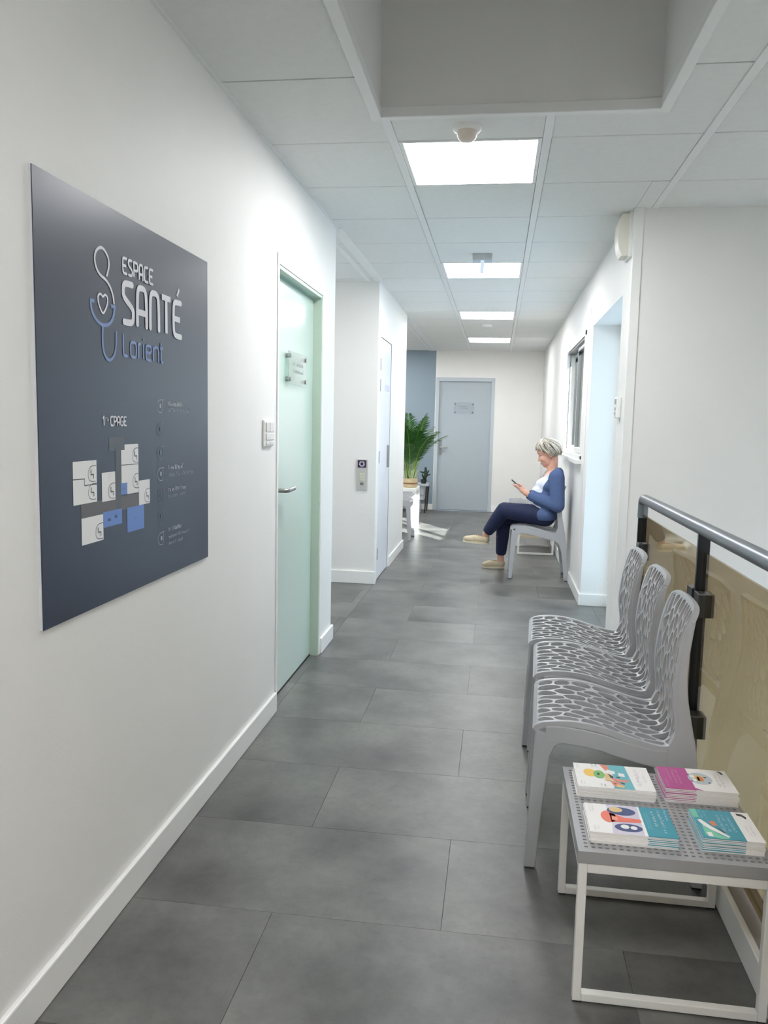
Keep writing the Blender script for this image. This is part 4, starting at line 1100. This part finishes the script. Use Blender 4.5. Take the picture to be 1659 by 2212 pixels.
MB().tube([on_face(.086, -.020, -.061), on_face(.0925, -.010, -.0595), on_face(.0935, 0, -.0605), on_face(.0925, .010, -.0595), on_face(.086, .020, -.061)], [.0015, .0035, .0038, .0035, .0015], 8).build('lips', mat('lip', (186, 108, 104), .45), pe)
for s_ in (-1, 1): MB().ell(hd_(-.008, s_*.081, -.042), HF*.004, HL*.004, HU*.005, 10, 8).build('earring', mat('earring_dark', (60, 50, 50), .3, metal=.6), pe)
# hair: cap plus swept locks
hm = MB(); rr = random.Random(5)
def scalp(az, el, k):
    """az 0 = front, el elevation; on an ellipsoid a little outside the skull"""
    return hd_(-.016+math.cos(el)*math.cos(az)*(.104+k), math.cos(el)*math.sin(az)*(.085+k), .030+math.sin(el)*(.096+k))
cap = MB(); na, ne = 40, 16
def el_end(az):
    a = abs(az)
    if a < .8: return .42
    if a < 1.35: return .42-(a-.8)/.55*.50
    if a < 1.75: return -.08-.50*(a-1.35)/.4
    return -.70
for j in range(ne+1):
    for i in range(na):
        az = -PI+2*PI*i/na; el = PI/2+(el_end(az)-PI/2)*j/ne
        cap.v.append(tuple(scalp(az, el, .002)))
for j in range(ne):
    for i in range(na): cap.face([j*na+i, j*na+(i+1) % na, (j+1)*na+(i+1) % na, (j+1)*na+i])
hair = cap.build('hair', HAIRM, pe, smooth=180)
so = hair.modifiers.new('t', 'SOLIDIFY'); so.thickness = .006; so.offset = 1
lk = MB()
for n in range(230):
    az1 = rr.uniform(-PI, PI); el1 = el_end(az1)-rr.uniform(0, .13)
    # hair swept from a side parting at the crown
    az0 = az1*.55 + rr.uniform(-.3, .3) + .25; el0 = rr.uniform(1.0, 1.45)
    if abs(az1) < .95: az0 = az1+.9*(1 if az1 > -.2 else -.5)+rr.uniform(-.2, .2)
    pts = []; R_ = []
    kk = rr.uniform(.004, .013); m = 8
    for k in range(m+1):
        t = k/m; az = az0+(az1-az0)*t; el = el0+(el1-el0)*t**1.15
        lift_ = kk+.006*math.sin(PI*t) + (.004*t if abs(az1) > 1.7 else 0)
        pts.append(scalp(az, el, lift_)); R_.append(.0058*(1-.75*t**2)+.0006)
    lk.tube(pts, R_, 6, mi=rr.choice((0, 1, 1, 2, 2)), flat=.6)
lk.build('hair_locks', [HAIRD, HAIRM, HAIRL], pe, smooth=180)
# white top: bust and belly with a scooped neckline
tw = MB(); tors(tw, .006); tw.ell(V(.385, CY, .57), V(.075, 0, 0), V(0, .14, 0), V(0, 0, .06), 20, 12)
remeshed(tw, 'top', .008, [TOPW], pe, 5, cut=lambda c, n: (c.z > .835+.75*abs(c.y-CY) and c.x < .50) or c.z > .93, solid=.003)
# jeans
j = MB()
j.ell(V(.432, CY, .55), V(.108, 0, 0), V(0, .178, 0), V(0, 0, .088), 24, 14)
hemL = KNL.lerp(ANL, .90); hemR = KNR.lerp(ANR, .88)
j.chain([HIL, KNL, KNL.lerp(ANL, .4), hemL], [.092, .068, .062, .046]); j.chain([HIR, KNR, KNR.lerp(ANR, .4), hemR], [.088, .060, .058, .046])
dL = (ANL-KNL).normalized(); dR = (ANR-KNR).normalized()
def jean_cut(c, n):
    return ((c-hemL).dot(dL) > .004 and (c-hemL).length < .12) or ((c-hemR).dot(dR) > .004 and (c-hemR).length < .12) or (c.z > .65 and c.x > .33)
remeshed(j, 'jeans', .008, [JEAN], pe, 4, cut=jean_cut, solid=.003)
# cardigan, open at the front, sleeves to the wrist
c_ = MB(); tors(c_, .012)
c_.ell(V(.432, CY, .56), V(.114, 0, 0), V(0, .196, 0), V(0, 0, .10), 26, 14)
c_.chain([V(.505, CY-.085, .915), SHL, ELL, ELL.lerp(WRL, .5), WRL+(WRL-ELL).normalized()*.03], [.055, .066, .056, .047, .037]); c_.chain([V(.505, CY+.085, .915), SHR, ELR, ELR.lerp(WRR, .5), WRR+(WRR-ELR).normalized()*.03], [.055, .066, .056, .047, .037])
c_.ell(V(.522, CY, .915), V(.062, 0, 0), V(0, .100, 0), V(0, 0, .060), 20, 12)
aL = (WRL-ELL).normalized(); aR = (WRR-ELR).normalized()
def card_cut(c, n):
    if (c-WRL).length < .09 and (c-WRL).dot(aL) > .014: return True
    if (c-WRR).length < .09 and (c-WRR).dot(aR) > .014: return True
    arm = min((c-ELL).cross(aL).length, (c-ELR).cross(aR).length) < .056 and c.x < .53
    if arm and abs(c.y-CY) > .03: return False
    xc = .402 if c.z < .80 else .402+.095*(c.z-.80)/.15
    if c.z < .60: xc = .402-.03*(.60-c.z)/.09
    if c.x < xc and abs(c.y-CY) < .15: return True
    if c.z < .515: return True
    return c.z > .962 and abs(c.y-CY) < .075
remeshed(c_, 'cardigan', .008, [CARD], pe, 4, cut=card_cut, solid=.004)
# shoes
def shoe(heel, toe, up):
    d_ = (toe-heel).normalized(); sd_ = d_.cross(up).normalized(); up = sd_.cross(d_)
    m1 = MB(); L_ = (toe-heel).length
    m1.ell(heel+d_*.012+up*.010, d_*.045, sd_*.036, up*.042, 18, 12); m1.ell(heel+d_*L_*.45+up*.002, d_*.09, sd_*.040, up*.036, 18, 12)
    m1.ell(toe-d_*.035-up*.004, d_*.062, sd_*.041, up*.028, 18, 12)
    anklec = heel+d_*.02+up*.05
    s1 = remeshed(m1, 'shoe', .006, [SHOE], pe, 3, cut=lambda c, n: (c-heel).dot(up) > .032 or (c-heel).dot(up) < -.026, solid=.003)
    o_ = []
    for k in range(28):
        a = 2*PI*k/28; ca, sa = math.cos(a), math.sin(a)
        o_.append((heel+toe)/2 + d_*ca*(L_/2+.030) + sd_*sa*(.043-.006*abs(ca)))
    m2 = MB(); m2.v = [tuple(p-up*.036) for p in o_]+[tuple(p-up*.016) for p in o_]
    m2.face(list(range(27, -1, -1))); m2.face(list(range(28, 56)))
    for k in range(28): m2.face([k, (k+1) % 28, 28+(k+1) % 28, 28+k])
    m2.build('shoe_sole', SOLE, s1, smooth=50)
    m3 = MB()
    for k in range(4):
        p = heel+d_*(L_*.45+.018*k)+up*(.036-.004*k)
        m3.tube([p-sd_*.022, p+up*.003, p+sd_*.022], .003, 6)
    m3.build('laces', SOLE, pe)
shoe(HEL, TOL, V(.05, 0, 1)); shoe(HER, TOR, V(0, 0, 1))
# phone (held: a thing of its own)
t = thing('phone', 'dark smartphone held in the person\'s hands', 'phone', tuple(PC))
ax, ay, az_ = PD*.074, V(0, .036, 0), PN*.0042
MB().obox(PC, ax, ay, az_).build('case', BLACKP, t, bevel=.003)
MB().obox(PC+PN*.0044, PD*.070, V(0, .033, 0), PN*.0003).build('screen', mat('phone_screen', (40, 44, 52), .12), t)

# ================================================================ WAITING CORNER
t = thing('white_table', 'sunlit white table carrying the potted palm', 'table', (-1.2, 10.15, 0))
WT = mat('white_lacquer', (238, 238, 236), .35)
tx0, tx1, ty0, ty1, tz = -1.50, -.985, 9.93, 10.40, .515
MB().box(tx0, tx1, ty0, ty1, tz-.045, tz).build('top', WT, t, bevel=.004)
for x in (tx0, tx1-.045):
    for y in (ty0, ty1-.045): MB().box(x, x+.045, y, y+.045, 0, tz-.045).build('leg', WT, t, bevel=.003)
PX, PY = -1.085, 10.12
p = thing('potted_palm', 'leafy green palm in a striped beige pot on the white table', 'plant', (PX, PY, tz))
PB = mat('pot_beige', (206, 188, 152), .7, var=.08, scale=40, bump=.3, bscale=120)
pot = MB().lathe([(0, 0), (.085, 0), (.095, .01), (.098, .115), (.094, .118), (.088, .10), (0, .095)], (PX, PY, tz), 28).build('pot', PB, p, smooth=40)
MB().lathe([(.097, .043), (.0995, .045), (.0995, .060), (.097, .062)], (PX, PY, tz), 28).build('band', mat('pot_brown', (140, 100, 66), .7), pot, smooth=40)
MB().lathe([(.0, .094), (.086, .100), (.06, .108), (0, .11)], (PX, PY, tz), 20).build('soil', mat('soil', (60, 46, 36), .9), p)
LEAFD = mat('palm_leaf', (44, 96, 34), .5, var=.25, scale=10); LEAFL = mat('palm_stem', (128, 158, 44), .5, var=.15, scale=10)
LEAFV = mat('variegated_leaf', (196, 214, 160), .5, var=.12, scale=30)
rr = random.Random(21)
def frond(az, lean, length, droop, stem_h):
    """curved rachis with paired leaflets"""
    d2_ = V(math.cos(az), math.sin(az), 0); base_ = V(PX, PY, tz+.10)+d2_*.03; pts = []
    for k in range(15):
        t_ = k/14; r = lean*t_+droop*t_**3*.9; z = length*(t_-.30*droop/ max(length,.1)*t_**3*1.6)
        pts.append(base_+d2_*r+V(0, 0, z))
    mb = MB(); mb.tube(pts, [.0055*(1-.8*k/14)+.0008 for k in range(15)], 6, mi=1)
    for k in range(28):
        t_ = stem_h+(1-stem_h)*(k+.5)/28; i = min(int(t_*14), 13); f = t_*14-i
        q = pts[i].lerp(pts[i+1], f); tan = (pts[i+1]-pts[i]).normalized()
        side = tan.cross(V(0, 0, 1)); side = side.normalized() if side.length > .05 else V(-math.sin(az), math.cos(az), 0)
        L_ = .17*(math.sin(PI*min(1, (t_-stem_h)/(1-stem_h)*.85+.12)))+.035
        for s_ in (-1, 1):
            d_ = (side*s_*.75+tan*.72+V(0, 0, rr.uniform(-.10, .12))).normalized(); w_ = .0062
            up_ = tan.cross(side).normalized(); wv = d_.cross(up_).normalized()*w_
            m1 = q+d_*L_*.45+V(0, 0, .004); e_ = q+d_*L_-V(0, 0, L_*.22)
            mb.add([q-wv*.4, q+wv*.4, m1+wv, m1-wv, e_], [(0, 1, 2, 3), (3, 2, 4)], 0)
    return mb.build('frond', [LEAFD, LEAFL], p)
NF = 26
for k in range(NF):
    az = 2*PI*k*.382+rr.uniform(-.2, .2); ring = k/NF
    frond(az, .05+.17*ring+rr.uniform(0, .03), .86-.30*ring+rr.uniform(-.06, .06), .10+.16*ring, .42-.10*ring)
mb = MB()
for k in range(70):
    az = rr.uniform(0, 2*PI); r0 = rr.uniform(.02, .085); L_ = rr.uniform(.10, .20); lean = rr.uniform(.02, .09)
    d_ = V(math.cos(az), math.sin(az), 0); s_ = V(-math.sin(az), math.cos(az), 0)*rr.uniform(.004, .008)
    q = V(PX, PY, tz+.10)+d_*r0; m1 = q+d_*lean*.4+V(0, 0, L_*.6); e_ = q+d_*lean+V(0, 0, L_*rr.uniform(.75, 1.0))
    mb.add([q-s_*.6, q+s_*.6, m1+s_, m1-s_, e_], [(0, 1, 2, 3), (3, 2, 4)])
mb.build('low_leaves', LEAFV, p)
# console with cactus in front of the grey wall
t = thing('console_table', 'low grey console with a dark leg beside the grey end door', 'table', (-1.2, 12.0, 0))
GR = mat('console_grey', (168, 176, 182), .45)
cx0, cx1, cy0, cy1, cz = -1.55, -.985, 11.80, 12.20, .43
MB().box(cx0, cx1, cy0, cy1, cz-.03, cz).build('top', GR, t, bevel=.004)
MB().box(cx0+.05, cx1-.075, cy0+.06, cy1-.02, cz-.24, cz-.03).build('drawer_box', mat('console_pale', (196, 203, 208), .45), t, bevel=.004)
MB().box(cx0+.05, cx1-.075, cy0+.04, cy1-.02, cz-.165, cz-.150).build('shelf', GR, t)
for x, y in ((cx1-.03, cy0+.03), (cx0+.03, cy0+.03), (cx1-.03, cy1-.03), (cx0+.03, cy1-.03)):
    MB().tube([(x, y, cz-.03), (x-.012*(1 if x > -1.2 else -1), y, cz-.2), (x-.022*(1 if x > -1.2 else -1), y, 0)], [.014, .012, .010], 10).build('leg', mat('console_leg', (52, 44, 42), .5), t, smooth=50)
for x in (cx0+.12, cx1-.15): MB().box(x, x+.03, cy0+.1, cy0+.13, 0, cz-.24).build('support', GR, t)
CX, CYY = -1.075, 11.95
p = thing('potted_cactus', 'small dark cactus in a black pot on the grey console', 'plant', (CX, CYY, cz))
MB().lathe([(0, 0), (.035, 0), (.048, .06), (.044, .062), (0, .055)], (CX, CYY, cz), 20).build('pot', mat('black_pot', (34, 36, 32), .5), p, smooth=40)
CAC = mat('cactus_green', (34, 52, 34), .7, var=.2, scale=40)
mb = MB(); mb.chain([V(CX, CYY, cz+.05), V(CX+.03, CYY, cz+.13), V(CX+.025, CYY, cz+.235)], [.024, .030, .016])
for q0, q1, q2 in (((.03, .0, .12), (.075, 0, .135), (.095, 0, .14)), ((.035, 0, .14), (.06, 0, .17), (.075, 0, .20)), ((.02, 0, .165), (-.03, 0, .172), (-.055, 0, .175)), ((.02, .02, .10), (.02, .06, .13), (.02, .07, .17)), ((.0, -.02, .09), (-.015, -.045, .12), (-.02, -.05, .15))):
    mb.chain([V(CX+a, CYY+b_, cz+c) for a, b_, c in (q0, q1, q2)], [.012, .011, .008])
remeshed(mb, 'stem', .005, [CAC], p, 2)
